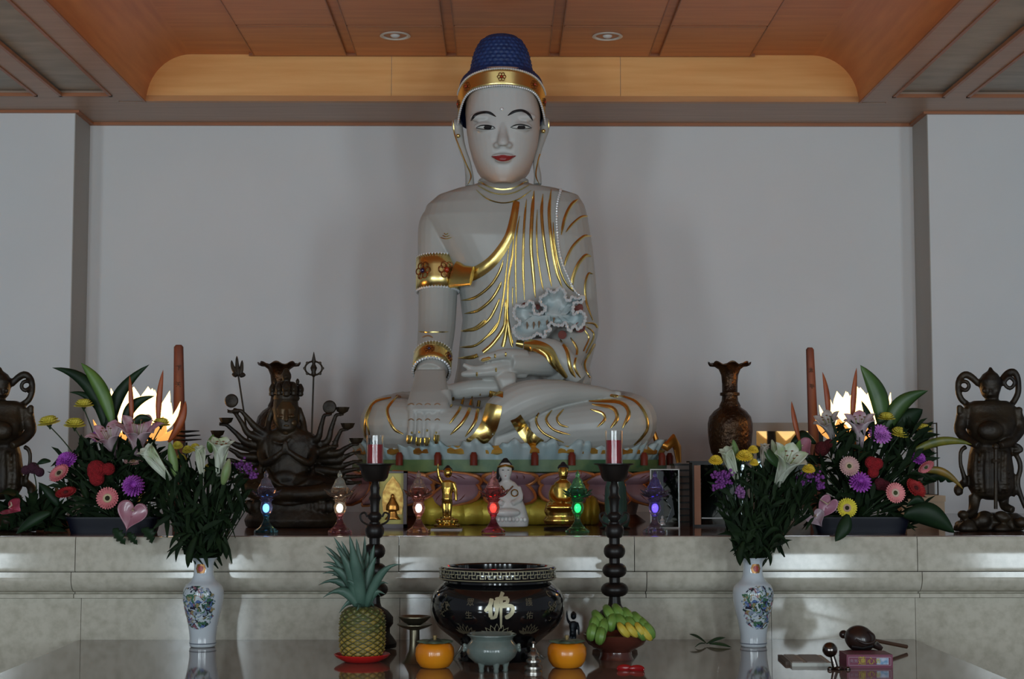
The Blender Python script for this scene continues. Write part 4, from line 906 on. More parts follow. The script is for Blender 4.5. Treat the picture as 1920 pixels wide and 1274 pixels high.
# dark glass figure behind the right candlestick
l = L(1153, 5.78, TOP); t = thing('glass_figurine', 'dark green translucent glass figure behind the right candlestick', 'figurine', l.o)
DG = M('dark_green_glass', (.10, .20, .16), .12, trans=.6, ior=1.4)
Fig(l).r([(988, 1130, 1178, 16, 0), (975, 1126, 1182, 18, 0), (960, 1134, 1176, 14, 0), (940, 1133, 1176, 12, 0), (915, 1134, 1174, 10, 0), (895, 1140, 1168, 9, 0), (884, 1148, 1162, 7, 0)]).make(.004, 'body', DG, t)
MB().lathe([(28*l.s, 0), (29*l.s, .005), (26*l.s, .008)], 28, sy=.7).build('base', BLACKW, t)
# mirror plaque, slatted box, mirror cabinet
MIR = M('mirror_glass', (.30, .34, .35), .03, 1)
def frame_box(name, lab, cat, x0, x1, yt, Y, depth, fw, fmat, glass, extra=None):
    l = L((x0+x1)/2, Y, TOP); t = thing(name, lab, cat, l.o); a = l.p(x0, yt).x; b = l.p(x1, yt).x; z = l.z(yt); w_ = fw*l.s
    m = MB().box((a, 0, 0), (a+w_, depth, z)); m.box((b-w_, 0, 0), (b, depth, z)); m.box((a+w_, 0, z-w_), (b-w_, depth, z)); m.box((a+w_, 0, 0), (b-w_, depth, w_)); m.box((a+w_, depth-.004, w_), (b-w_, depth, z-w_))
    m.build('frame', fmat, t, sharp=20); MB().box((a+w_, .006, w_), (b-w_, .010, z-w_)).build('panel', glass, t); return t, l, a, b, z
t, l, a, b, z = frame_box('mirror_plaque', 'upright silvery mirror plaque with painted dark reflections and white edge beside the violet lamp', 'plaque', 1219, 1274, 880, 5.82, .022, 2, M('white_edge', (.62, .62, .58), .3), MIR)
DK = M('painted_reflection', (.03, .035, .04), .15)  # dark column and trees reflected in the mirror, painted on as flat shapes
MB().box((a+.026, .003, .01), (a+.048, .0055, z-.008)).build('column_reflection', DK, t)
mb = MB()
mb.prism([(b-.034, .03), (b-.018, .05), (b-.024, .09), (b-.03, .12), (b-.048, .10), (b-.03, .07), (b-.05, .02)], .0035, .0055); mb.build('leaf_reflection', DK, t)
MB().lathe([(.012, 0), (.012, .004), (.008, .01), (.010, .016), (.004, .024), (.005, .03), (.001, .034)], 14, c=(a+.042, -.008, .012)).build('small_figure', SILV, t)
l = L(1288, 6.05, TOP); t = thing('slatted_box', 'dark wooden box with horizontal slats between the mirror plaque and the mirror cabinet', 'box', l.o)
a = l.p(1266, 880).x; b = l.p(1308, 880).x; z = l.z(868)
MB().box((a, .006, 0), (b, .16, z-.01)).build('box_core', M('brown_grey_paper', (.20, .15, .13), .6, col2=(.26, .2, .17), scale=8), t)
mb = MB()
for k in range(9): mb.box((a-.003, -.001, .012+k*(z-.02)/9), (b, .008, .018+k*(z-.02)/9))
each(mb, 'slat', BLACKW, t)
MB().box((a-.004, -.002, z-.011), (b, .162, z-.004)).build('lid', BLACKW, t)
ORW = M('orange_brown_wood', (.30, .10, .035), .35, col2=(.42, .16, .06), scale=10, stretch=(1, 1, .2))
t, l, a, b, z = frame_box('mirror_cabinet', 'wood-framed mirror box behind the right porcelain vase flowers', 'cabinet', 1298, 1400, 868, 5.95, .10, 4, BLACKW, MIR)
MB().box((a+.006, -.004, .008), (a+.030, .004, z-.01)).build('wood_strip', ORW, t); MB().box((a-.01, -.006, z), (b+.01, .105, z+.006)).build('lid', BLACKW, t)
MB().box((a+.034, .002, .03), (b-.02, .0055, .034)).build('white_line', M('white_strip', (.6, .62, .62), .3), t)
# pale frame leaning at the back, wire rack, cream boxes
t, l, a, b, z = frame_box('pale_display_case', 'pale grey framed glass case at the wall behind the right flowers', 'case', 1402, 1560, 793, 7.0, .12, 16, M('pale_grey_frame', (.42, .44, .45), .4), M('case_glass', (.22, .28, .29), .04, .9))
def rack(x0, x1, yt, Y, lab):
    l = L((x0+x1)/2, Y, TOP); t = thing('wire_rack', lab, 'rack', l.o); a = l.p(x0, yt).x; b = l.p(x1, yt).x; z = l.z(yt); W = M('dark_wire', (.05, .05, .05), .4, .5)
    for x in (a, b):
        for y in (0, .16): MB().tube([(x, y, 0), (x, y, z)], .0032, 6).build('upright', W, t)
    for k in range(4):
        zz = z*(k+1)/4-.003; MB().tube([(a, 0, zz), (b, 0, zz), (b, .16, zz), (a, .16, zz), (a, 0, zz)], .0026, 6).build('shelf_rim', W, t)
        for j in range(1, 6): y = .16*j/6; MB().tube([(a, y, zz), (b, y, zz)], .0016, 5).build('shelf_wire', W, t)
rack(1672, 1756, 793, 6.9, 'dark wire rack standing at the wall behind the right flower arrangement')
CRM = M('cream_card', (.60, .50, .36), .7); TANW = M('tan_wood', (.36, .20, .10), .5, col2=(.44, .27, .15), scale=9)
def crate(x0, x1, yt, Y, dp, lab, mat):
    l = L((x0+x1)/2, Y, TOP); t = thing('offering_box', lab, 'box', l.o); a = l.p(x0, yt).x; b = l.p(x1, yt).x; z = l.z(yt)
    MB().box((a, 0, 0), (b, dp, z*.78)).build('box_body', mat, t); MB().box((a-.003, -.003, z*.78), (b+.003, dp+.003, z)).build('box_lid', mat, t)
crate(1690, 1771, 930, 6.35, .2, 'cream box behind the right arrangement beside the right guardian', CRM); crate(1700, 1760, 968, 5.78, .12, 'low tan box on the altar edge right of the dark flower trough', TANW)
crate(68, 128, 972, 5.78, .12, 'low tan box on the altar edge left of the dark flower trough', TANW)
# ---------------------------------------------------------------- things on the offering table
def candlestick(cx, lab):
    l = L(cx, 5.0, TAB); t = thing('candlestick', lab, 'candlestick', l.o, 'pair of turned candlesticks')
    q = lambda pr: [(r*l.s, l.z(y)) for r, y in pr]
    MB().lathe(q([(42, 1214), (43, 1206), (36, 1196), (30, 1188), (30, 1178), (36, 1170), (36, 1158), (26, 1146), (14, 1138), (12, 1132)]), 40).build('base', BLACKW, t)
    pr = [(12, 1133)]
    for yc, R_ in ((1106, 26), (1070, 23), (1034, 20.5), (996, 18)):
        for k in range(9):
            a = pi*k/8; pr.append((10.5+(R_-10.5)*sin(a)**1.1, yc+13.5*cos(a)))
        pr.append((10.2, yc-16))
    pr += [(8, 978), (13, 972), (13, 966), (8, 960), (8.5, 950), (9.5, 940), (12, 934), (9, 928), (8, 922), (9.5, 915), (7, 908), (5.5, 903)]
    MB().lathe(q(pr), 36).build('stem', BLACKW, t)
    MB().lathe(q([(7, 904), (18, 903), (24, 896), (28, 880), (31, 873), (38, 871.5), (38, 869.5), (30, 870), (18, 873)]), 40).build('cup', BLACKW, t)
    for sg in (-1, 1):
        mb = MB().tube(spline([(sg*12*l.s, 0, l.z(985)), (sg*24*l.s, 0, l.z(978)), (sg*27*l.s, 0, l.z(966)), (sg*19*l.s, 0, l.z(962)), (sg*14*l.s, 0, l.z(970))], 5), .0032, 8); mb.build('scroll', BLACKW, t)
    return l
WAX = M('red_wax', (.42, .012, .018), .35); GLS = M('clear_glass', (.95, .96, .96), .03, trans=1, ior=1.45)
def candle(cx, yt, yw, lab, l):
    zb = TAB+l.z(872.5); t = thing('candle', lab, 'candle', (l.o.x, l.o.y, zb)); R_ = 16.5*l.s; zt_ = l.z(yt)-l.z(872.5); zw = l.z(yw)-l.z(872.5)
    MB().lathe([(R_*.9, .003), (R_*.9, zw-.002), (R_*.86, zw)], 32).build('wax', WAX, t)
    MB().lathe([(.0012, zw), (.001, zw+.012)], 6).build('wick', PAINTK, t)
    MB().lathe([(R_, .0), (R_, zt_), (R_*.94, zt_), (R_*.94, .002), (.001, .002)], 36, cap=True).build('glass', GLS, t)
l1 = candlestick(701, 'dark turned candlestick behind the pineapple holding the left red candle'); candle(701, 817, 834, 'red candle in a clear glass on the left candlestick', l1)
l2 = candlestick(1153, 'dark turned candlestick behind the green bananas holding the right red candle'); candle(1153, 808, 826, 'red candle in a clear glass on the right candlestick', l2)
# porcelain vases
CHI = M('white_glaze', (.60, .66, .72), .08, col2=(.64, .70, .75), scale=3, coat=.5)
SCN = M('painted_scene', (.2, .2, .3), .15); nt = SCN.node_tree; b_ = nt.nodes['Principled BSDF']
tc = nt.nodes.new('ShaderNodeTexCoord'); v = nt.nodes.new('ShaderNodeTexVoronoi'); v.inputs['Scale'].default_value = 110; n_ = nt.nodes.new('ShaderNodeTexNoise'); n_.inputs['Scale'].default_value = 45; n_.inputs['Detail'].default_value = 3
mx = nt.nodes.new('ShaderNodeMixRGB'); mx.blend_type = 'LINEAR_LIGHT'; mx.inputs[0].default_value = .03; nt.links.new(tc.outputs['Object'], mx.inputs[1]); nt.links.new(n_.outputs[1], mx.inputs[2]); nt.links.new(tc.outputs['Object'], n_.inputs[0])
nt.links.new(mx.outputs[0], v.inputs[0]); sp_ = nt.nodes.new('ShaderNodeSeparateColor'); nt.links.new(v.outputs['Color'], sp_.inputs[0]); r_ = nt.nodes.new('ShaderNodeValToRGB'); r_.color_ramp.interpolation = 'CONSTANT'
cols = [(0, (.55, .62, .68)), (.18, (.03, .07, .05)), (.30, (.06, .16, .09)), (.42, (.10, .17, .38)), (.52, (.50, .58, .62)), (.64, (.03, .03, .05)), (.74, (.28, .12, .16)), (.82, (.26, .32, .42)), (.92, (.30, .24, .12))]
for i, (p_, c_) in enumerate(cols):
    e = r_.color_ramp.elements[i] if i < 2 else r_.color_ramp.elements.new(p_)
    e.position = p_; e.color = (*c_, 1)
nt.links.new(sp_.outputs[0], r_.inputs[0]); nt.links.new(r_.outputs[0], b_.inputs['Base Color'])
def porcelain(cx, lab, rot):
    l = L(cx, 5.06, TAB); t = thing('porcelain_vase', lab, 'vase', l.o, None)
    PR = [(22, 1213), (24, 1211), (24.5, 1206), (25, 1190), (29, 1165), (35, 1140), (38, 1120), (37.5, 1107), (33, 1097), (24, 1089), (19.5, 1080), (18, 1065), (19.5, 1054), (25.5, 1047)]
    sp = spline([(r, y, 0) for r, y in PR], 4); pr = [(v.x*l.s, l.z(v.y)) for v in sp]; pr += [(24.5*l.s, l.z(1046)), (17*l.s, l.z(1058)), (14*l.s, l.z(1075)), (.02, l.z(1078))]
    MB().lathe(pr, 48).build('body', CHI, t)
    def rad(y):
        for a, b in zip(sp[:-1], sp[1:]):
            if b.y <= y: return a.x+(b.x-a.x)*(a.y-y)/(a.y-b.y)
        return sp[-1].x
    rows = []
    for i in range(21):
        y = 1097+(1178-1097)*i/20; hw = 1.0*max(.04, 1-abs((i-10)/10.2)**4)**.5; rr = (rad(y)+.35)*l.s
        rows.append([(rr*sin(rot+hw*(j-8)/8*(1+.10*sin(i*1.9))), -rr*cos(rot+hw*(j-8)/8*(1+.10*sin(i*1.9))), l.z(y)) for j in range(17)])
    MB().grid(rows).build('painted_scene', SCN, t)
    rr = (rad(1066)+.6)*l.s; cA = rot*.6
    for R_, mt, o_ in ((9.5, M('emblem_gold', (.35, .16, .05), .3, .5), 0), (5, M('emblem_red', (.38, .03, .03), .3), .0006)):
        out = []
        for k in range(20):
            a = 2*pi*k/20; an = cA+R_*l.s*(1+.08*cos(8*a))*cos(a)/rr; out.append(((rr+o_)*sin(an), -(rr+o_)*cos(an), l.z(1066)+R_*l.s*1.15*sin(a)))
        q = MB(); q.add(out+[((rr+o_)*sin(cA), -(rr+o_)*cos(cA), l.z(1066))], [(k, (k+1) % 20, 20) for k in range(20)]); q.build('emblem', mt, t)
    MB().lathe([(24.8*l.s, l.z(1207)), (25.6*l.s, l.z(1206)), (24.9*l.s, l.z(1205))], 40, cap=False).build('foot_line', M('grey_line', (.2, .24, .3), .2), t)
    return l
lv1 = porcelain(380, 'white porcelain vase with painted garden scene on the left of the table', -.25); lv2 = porcelain(1413, 'white porcelain vase with painted figure scene on the right of the table', .3)
# pineapple on its red dish
l = L(679, 4.68, TAB); t = thing('red_dish', 'round red plastic dish under the pineapple', 'dish', l.o)
RDISH = M('red_plastic', (.62, .02, .02), .3)
MB().lathe([(.045, 0), (.055, .003), (.074, .014), (.080, .021), (.078, .023), (.070, .016), (.053, .007), (.001, .006)], 48, fn=lambda a, r, z: r*(1+(.025*cos(20*a) if r > .06 else 0))).build('dish', RDISH, t)
t = thing('pineapple', 'ripe pineapple with a spiky grey-green crown standing on the red dish', 'fruit', l.o+Vector((0, 0, .009)))
PIN = M('pineapple_skin', (.08, .09, .03), .5); nt = PIN.node_tree; b_ = nt.nodes['Principled BSDF']; at = nt.nodes.new('ShaderNodeVertexColor'); at.layer_name = 'Col'; nt.links.new(at.outputs[0], b_.inputs['Base Color'])
rows = []; NA = 160; NZ = 120; zt_ = l.z(1138)-.009; colr = []
rnd = random.Random(5)
for i in range(NZ+1):
    t_ = i/NZ; z = zt_*t_; base = 41*l.s*(max(0, 1-abs(t_*1.9-.93)**4.2))**.30; row = []
    for j in range(NA):
        a = 2*pi*j/NA; u = a/(2*pi)*13; v = t_*9; p1 = (u+v) % 1; p2 = (u-v) % 1; d1 = min(p1, 1-p1)*2; d2 = min(p2, 1-p2)*2; e_ = min(d1, d2); h = e_**.5
        r = base*(1+.07*h+(.035 if e_ > .8 else 0)); row.append((r*cos(a), r*sin(a), z))
        cell = noise.noise(Vector((math.floor(u+v)*.7, math.floor(u-v)*.9, 0)))
        yl = max(0, min(1, .75-t_*.85+cell*.5)); 
        if e_ < .22: c_ = (.06, .055, .018)
        elif e_ > .74: c_ = (.36, .30, .16)
        else: c_ = (.09+.50*yl, .12+.24*yl, .03+.02*yl)
        colr.append(c_)
    rows.append(row)
o = MB().grid(rows, True, True).build('fruit_body', PIN, t, sharp=0)
ca = o.data.color_attributes.new('Col', 'FLOAT_COLOR', 'POINT')
for i, c_ in enumerate(colr): ca.data[i].color = (*c_, 1)
LEAFG = M('grey_green_leaf', (.045, .10, .075), .45, col2=(.09, .17, .13), scale=12)
c0 = Vector((0, 0, zt_-.005)); mbs = []
for i, (tx_, ty_, wd) in enumerate([(655, 1004, 20), (668, 1010, 16), (626, 1008, 15), (609, 1024, 14), (612, 1037, 15), (630, 1025, 17), (606, 1055, 13), (606, 1064, 15), (605, 1076, 15), (597, 1098, 15), (606, 1121, 15), (702, 1022, 20), (705, 1045, 19), (752, 1059, 13), (728, 1095, 13), (722, 1115, 15), (715, 1120, 14), (636, 1150, 13), (640, 1040, 20), (690, 1035, 20), (660, 1060, 20), (700, 1075, 18), (625, 1095, 16), (650, 1090, 17), (705, 1148, 14), (690, 1150, 14), (668, 1148, 13), (622, 1080, 15), (640, 1015, 15), (684, 1005, 13)]):
    dd = (-.055+.11*((i*0.618) % 1)); tp = l.p(tx_, ty_, dd)-Vector((0, 0, .009)); b0 = c0+Vector((((tx_-679)*.05)*l.s, dd*.15, 0)); up = Vector((0, 0, 1))
    out = tp-b0; k = .22 if tp.z < .30 else .10
    MB().blade(b0, tp, wd*1.05*l.s, bend=Vector((out.x*-.05, dd*.2, k*abs(out.x)+.012)), side=Vector((-out.z, (.02 if i % 2 else -.02), out.x)), cup=.5, n=8, wf=lambda t: (1-t)**.55*(.7+.5*sin(pi*min(1, t*1.3)))*1.35 if t < 1 else 0).build('crown_leaf', LEAFG, t, solid=.0016, sharp=0)
# brass offering stand
BRS = M('aged_brass', (.14, .12, .08), .35, .85)
l = L(777, 4.66, TAB); t = thing('brass_stand', 'small aged brass stand with two stacked dishes left of the black burner', 'stand', l.o)
q = lambda pr: [(r*l.s, l.z(y)) for r, y in pr]
MB().lathe(q([(24, 1248), (24, 1243), (18, 1236), (11, 1222), (9.5, 1205), (9.5, 1180)]), 32).build('stem', BRS, t)
MB().lathe(q([(9, 1182), (26, 1176), (33, 1172), (33, 1170.5), (24, 1173), (8, 1174)]), 36).build('lower_dish', BRS, t); MB().lathe(q([(8, 1175), (22, 1166), (30, 1158), (30, 1156), (20, 1162), (.1, 1165)]), 36).build('upper_dish', BRS, t)
# persimmon shaped jars
def persimmon(cx, lab):
    l = L(cx, 4.54, TAB); t = thing('persimmon_jar', lab, 'jar', l.o, 'pair of persimmon shaped jars'); s = l.s
    OR = M('orange_glaze', (.78, .22, .008), .28, col2=(.82, .30, .012), scale=6, coat=.4)
    MB().lathe([(20*s, 0), (27*s, 2.5*s), (34*s, 13*s), (36.5*s, 25*s), (35.5*s, 37*s), (31*s, 44*s), (22*s, 47*s), (10*s, 46*s)], 48, fn=lambda a, r, z: r*(1+.02*abs(cos(2*a))-.012)).build('fruit_body', OR, t)
    GR = M('green_glaze', (.05, .085, .055), .35, col2=(.11, .15, .10), scale=20)
    mb = MB(); rows = []
    for k_, z in ((0, 50), (.3, 51), (.6, 50.5), (.85, 48.5), (1, 46)): rows.append([(34*s*k_*(1-.28*abs(sin(2*a))**1.5)*cos(a) if k_ else 0, 34*s*k_*(1-.28*abs(sin(2*a))**1.5)*sin(a) if k_ else 0, (z+2.5*k_*abs(cos(2*a)))*s) for a in [2*pi*i/48 for i in range(48)]])
    mb.grid(rows, True).build('leaf_lid', GR, t, solid=.003, sharp=0)
    MB().lathe([(3.5*s, 50*s), (2.6*s, 54*s), (3.8*s, 58*s), (3.2*s, 60*s)], 12).build('stalk', M('stalk_glaze', (.25, .17, .05), .4), t)
persimmon(815, 'orange persimmon shaped jar with green leaf lid left of the small celadon burner'); persimmon(1063, 'orange persimmon shaped jar with green leaf lid right of the silver stupa')
# large black incense burner
BL2 = M('black_lacquer', (.006, .006, .007), .10, coat=.6); GI = M('gilt_inlay', (.50, .46, .30), .4, .3); GID = M('dull_gilt', (.15, .125, .08), .4, .3)
l = L(933, 4.78, TAB); t = thing('incense_burner', 'large round black lacquer incense burner with gold characters in the table centre', 'burner', l.o)
BP = [(88, 1246), (90, 1242), (84, 1230), (74, 1218), (70, 1210), (86, 1196), (110, 1176), (122, 1156), (126, 1134), (121, 1112), (106, 1096), (98, 1091), (97, 1088), (108, 1086)]
sp = spline([(r, y, 0) for r, y in BP[4:12]], 6); body_pr = [(v.x*l.s, l.z(v.y)) for v in sp]
q = lambda pr: [(r*l.s, l.z(y)) for r, y in pr]
MB().lathe(q(BP[:5]), 64).build('foot', BL2, t)
MB().lathe(body_pr+q([(98, 1088), (92, 1088), (92, 1100), (100, 1130), (.1, 1132)]), 80).build('bowl', BL2, t)
MB().lathe(q([(98, 1088), (108, 1086.5), (109.5, 1084), (109.5, 1065), (107, 1062), (96, 1061.5), (93, 1064), (92, 1088)]), 80, cap=False).build('rim', BL2, t)
def brad(y):
    for a, b in zip(sp[:-1], sp[1:]):
        if b.y <= y: return a.x+(b.x-a.x)*(a.y-y)/max(1e-6, (a.y-b.y))
    return sp[-1].x
def curved(vs, fs, cx, cy, sz, mt, name, rad=brad, parent=None, off=.6, thick=.0006):
    """marks laid on the curved wall of the burner"""
    q = MB(); a0 = math.asin(max(-1, min(1, (cx-933)/rad(cy)))); out = []
    for v in vs:
        y = cy-v.y*sz; r = (rad(y)+off)*l.s; an = a0+v.x*sz*l.s/r; out.append((r*sin(an), -r*cos(an), l.z(y)))
    q.add(out, fs); return q.build(name, mt, parent or t, sharp=0)
qv = []; qf = []
def brush(pts, w0, w1):
    """one brush stroke as a strip, u right, v down in eighths of a pixel"""
    sp_ = spline([(a_, b_, 0) for a_, b_ in pts], 6); m = len(sp_); o_ = len(qv)
    for i, c_ in enumerate(sp_):
        t_ = sp_[min(i+1, m-1)]-sp_[max(i-1, 0)]; t_.normalize(); k = i/(m-1); w_ = (w0+(w1-w0)*k)*.60*min(1, .6+4*min(k, 1-k))
        qv.append(Vector((c_.x-t_.y*w_, c_.y+t_.x*w_, 0))); qv.append(Vector((c_.x+t_.y*w_, c_.y-t_.x*w_, 0)))
    for i in range(m-1): qf.append((o_+2*i, o_+2*i+1, o_+2*i+3, o_+2*i+2))
for pts, w0, w1 in (([(822, 150), (805, 225), (770, 280), (720, 335)], 58, 40), ([(800, 240), (800, 330), (808, 420)], 46, 52), ([(800, 425), (850, 425), (885, 405)], 40, 30), ([(985, 62), (962, 110), (940, 140)], 52, 30),
    ([(872, 160), (960, 150), (1060, 148)], 40, 46), ([(1050, 150), (1052, 180), (1040, 220)], 46, 40), ([(860, 275), (950, 245), (1045, 215)], 44, 44), ([(880, 175), (872, 230), (868, 275)], 40, 36), ([(965, 272), (1060, 252), (1125, 275), (1120, 345), (1070, 400), (1015, 425)], 40, 56),
    ([(920, 140), (905, 260), (890, 350), (868, 430)], 36, 46), ([(965, 130), (955, 280), (955, 430), (958, 585)], 40, 22)): brush(pts, w0, w1)
big = curved([Vector(((v.x-936)/8, -(v.y-320)/8, 0)) for v in qv], qf, 937, 1134, 1, GI, 'buddha_character', off=1.0)
for ch, x, y in (('眾', 884, 1121), ('生', 881, 1144), ('護', 990, 1121), ('佑', 991, 1145)): 
    vs, fs = text_mesh(ch, 1); curved(vs, fs, x, y, 15, GID, 'small_character')
def lotus_outline(w, h):
    out = []
    for k in range(-3, 4):
        a = k*.36; ln = h*(1.0 if k == 0 else .95-.02*abs(k)); c = Vector((sin(a)*w*.55, 0)); tip = Vector((sin(a)*w*1.0, cos(a)*ln, 0)); pr_ = Vector((cos(a), -sin(a)*.6, 0))*w*.17
        base = Vector((sin(a)*w*.25, 0, 0)); mid = base.lerp(tip, .55); out.append([base-pr_*.5, mid-pr_, tip, mid+pr_, base+pr_*.5])
    return out
for cx, w_, h_, mt in ((932, 34, 26, GI), (878, 26, 22, GID), (987, 26, 22, GID)):
    for pts in lotus_outline(w_, h_):
        c = sum(pts, Vector())/5; ps = [c+(p_-c)*.9 for p_ in pts]; curved([Vector((p_.x, p_.y, 0)) for p_ in ps], [(0, 1, 2, 3, 4)], cx, 1180 if cx != 932 else 1182, 1, mt, 'lotus_petal_inlay')
rr_ = random.Random(9)
for cx in (836, 1034):
    for k in range(11):
        an = rr_.random()*6.28; R_ = 4+rr_.random()*20; x, y = R_*cos(an)*.75, R_*sin(an); r = 3+rr_.random()*3; st = rr_.random()*6
        ring = [Vector((x+r*cos(st+i*.55), y+r*sin(st+i*.55), 0)) for i in range(9)]+[Vector((x+r*.6*cos(st+i*.55), y+r*.6*sin(st+i*.55), 0)) for i in range(8, -1, -1)]
        curved(ring, [(i, i+1, 16-i, 17-i) for i in range(8)], cx, 1132, 1, GID, 'dragon_inlay')
rimr = lambda y: 109.5
vs, fs = text_mesh('卍', 1)
for k in range(-12, 13):
    x = 933+109.5*sin(k*.145*1.0) if abs(k*.145) < 1.5 else None
    if x: curved([Vector((v.x*1.05, v.y, 0)) for v in vs], fs, x, 1074, 17, GI, 'rim_fret', rad=rimr)
mb = MB()
for y in (1066, 1083.5): mb.tube([Vector((109.8*l.s*cos(a), 109.8*l.s*sin(a), l.z(y))) for a in [2*pi*i/96 for i in range(97)]], .0012, 5)
each(mb, 'rim_line', GI, t)
# celadon burner
CEL = M('celadon_glaze', (.13, .17, .155), .22, col2=(.18, .22, .20), scale=18, coat=.3)
l = L(922, 4.47, TAB); t = thing('celadon_burner', 'small grey-green glazed three-footed incense burner in front of the black burner', 'burner', l.o); q = lambda pr: [(r*l.s, l.z(y)) for r, y in pr]
MB().lathe(q([(20, 1247), (32, 1243), (44, 1232), (49, 1220), (47, 1210), (41, 1203), (39, 1199), (42, 1194), (46.5, 1191), (46.5, 1189), (42, 1190), (37, 1196), (36, 1203), (.1, 1206)]), 56).build('bowl', CEL, t)
for an in (-2.35, -1.25, -.3, 1.3): 
    c = Vector((27*l.s*cos(an), 27*l.s*sin(an), 0)); MB().lathe([(.006, 0), (.0075, .004), (.0065, .010), (.012, l.z(1238))], 14, c=c).build('foot', CEL, t)
for sg in (-1, 1): Fig(l).b(922+sg*49, 1215, -.005, 6, 6, 7).b(922+sg*51, 1210, -.007, 3.5).b(922+sg*52, 1220, -.007, 3.5).make(.0015, 'lion_mask_handle', CEL, t, 2)
# silver stupa
l = L(1000, 4.42, TAB); t = thing('metal_stupa', 'tiny silvery tiered stupa beside the right orange jar', 'stupa', l.o); q = lambda pr: [(r*l.s, l.z(y)) for r, y in pr]
PEW = M('pewter', (.34, .32, .29), .28, .95)
MB().lathe(q([(17, 1264), (17, 1260), (14, 1257), (17, 1254), (17, 1250), (9, 1246), (14, 1242), (14, 1238), (8, 1234), (11, 1230), (10, 1226), (5, 1222), (6, 1218), (3, 1215), (2.5, 1208), (4, 1206), (2.5, 1203)]), 36).build('body', PEW, t)
# dark bronze child figure
l = L(1075, 4.9, TAB); t = thing('bronze_figurine', 'small dark bronze child figure with raised arm between black burner and bananas', 'figurine', l.o)
standing(l, 1074, 1145, 1220, M('blackened_bronze', (.012, .02, .028), .38, .4), .0018, M('blackened_bronze_hair', (.010, .014, .018), .4), t)
MB().lathe([(19*l.s, 0), (20*l.s, .004), (15*l.s, .010), (14*l.s, l.z(1218))], 24).build('base', BRONZE, t)
# fruit bowl with bananas
l = L(1155, 4.74, TAB); t = thing('fruit_bowl', 'dark reddish footed wooden bowl holding green and yellow bananas', 'bowl', l.o); q = lambda pr: [(r*l.s, l.z(y)) for r, y in pr]
DRW = M('dark_red_wood', (.075, .018, .012), .22, col2=(.11, .03, .02), scale=10, coat=.4)
MB().lathe(q([(32, 1244), (33, 1240), (30, 1230), (29, 1222), (36, 1217), (52, 1208), (60, 1196), (62, 1189), (59, 1188), (50, 1196), (30, 1203), (.1, 1204)]), 56).build('bowl', DRW, t)
GB = M('green_banana_skin', (.10, .22, .035), .42, col2=(.17, .30, .06), scale=20); YB_ = M('yellow_banana_skin', (.55, .40, .04), .42, col2=(.62, .50, .07), scale=20)
TIPM = M('banana_tip', (.05, .035, .015), .7)
def banana(pts, r, mt, lab, grp):
    l_ = L(pts[1][0], 4.74, TAB); c = l.p(*pts[1]); t_ = thing('banana', lab, 'fruit', l.o+c, grp)
    sp = spline([l.p(*p_)-c for p_ in pts], 6); m = len(sp)
    MB().tube(sp, [r*l.s*(max(.18, sin(pi*(i/(m-1)*.84+.08))**.55)) for i in range(m)], 8).build('skin', mt, t_, sharp=30)
    MB().tube([sp[-1], sp[-1]+(sp[-1]-sp[-2]).normalized()*.006], [r*l.s*.3, r*l.s*.22], 6).build('tip', TIPM, t_)
GRN = [(1122, 1160, 1), (1143, 1150, 1), (1160, 1148, 1), (1178, 1155, 1), (1196, 1163, 1), (1207, 1172, 1), (1115, 1168, 0), (1131, 1175, 0), (1110, 1183, 0), (1147, 1165, 0), (1165, 1166, 1), (1183, 1170, 1), (1200, 1182, 1), (1215, 1180, 1), (1126, 1190, 0), (1170, 1158, 1)]
pos = ['at the top left', 'at the very top', 'at the top centre', 'right of the top', 'at the upper right', 'at the right shoulder', 'at the left shoulder', 'in the left middle', 'at the far left rim', 'in the centre left', 'in the centre', 'right of the centre', 'at the right lower row', 'at the far right rim', 'at the lower left front', 'behind the top centre']
for i, (x, y, rt) in enumerate(GRN):
    d = -.02-.0016*(y-1145)+(.05 if i == 15 else 0); sg = 1 if rt else -.3
    banana([(x-8*sg, y-12, d+.02), (x-2*sg, y-2, d-.005), (x+5*sg, y+9, d-.010), (x+7*sg, y+17, d-.002)], 10.5, GB, 'green banana %s of the fruit bowl pile' % pos[i], 'green bananas in the bowl')
for i, (x, y, w_) in enumerate([(1168, 1178, 'leftmost'), (1184, 1178, 'second from left'), (1201, 1178, 'second from right'), (1210, 1184, 'rightmost')]):
    banana([(x-8, y-8, -.075), (x-3, y, -.092), (x+5, y+10, -.095), (x+11, y+15, -.085)], 7.5, YB_, 'yellow banana, %s of the four at the bowl front' % w_, 'yellow bananas in the bowl')
# red crescent blocks
def moon(cx, Y, rz, lab):
    l = L(cx, Y, TAB); t = thing('divination_block', lab, 'block', l.o, 'pair of red crescent blocks', rotz=rz)
    sp = [Vector((.022*cos(a), .012*sin(a), .006)) for a in [pi*k/16 for k in range(17)]]; m = len(sp)
    MB().tube(sp, [.010*max(.12, sin(pi*(i/(m-1)*.9+.05))) for i in range(m)], 12, flat=.6).build('block', M('red_lacquer', (.34, .01, .012), .25), t)
    MB().tube([v*1.02+Vector((0, 0, .0045)) for v in sp[4:13]], .002, 6).build('ridge', DRW, t)
moon(1172, 4.47, .2, 'red crescent divination block lying nearest the fruit bowl foot, left one'); moon(1193, 4.46, -.5, 'red crescent divination block lying right of its twin')
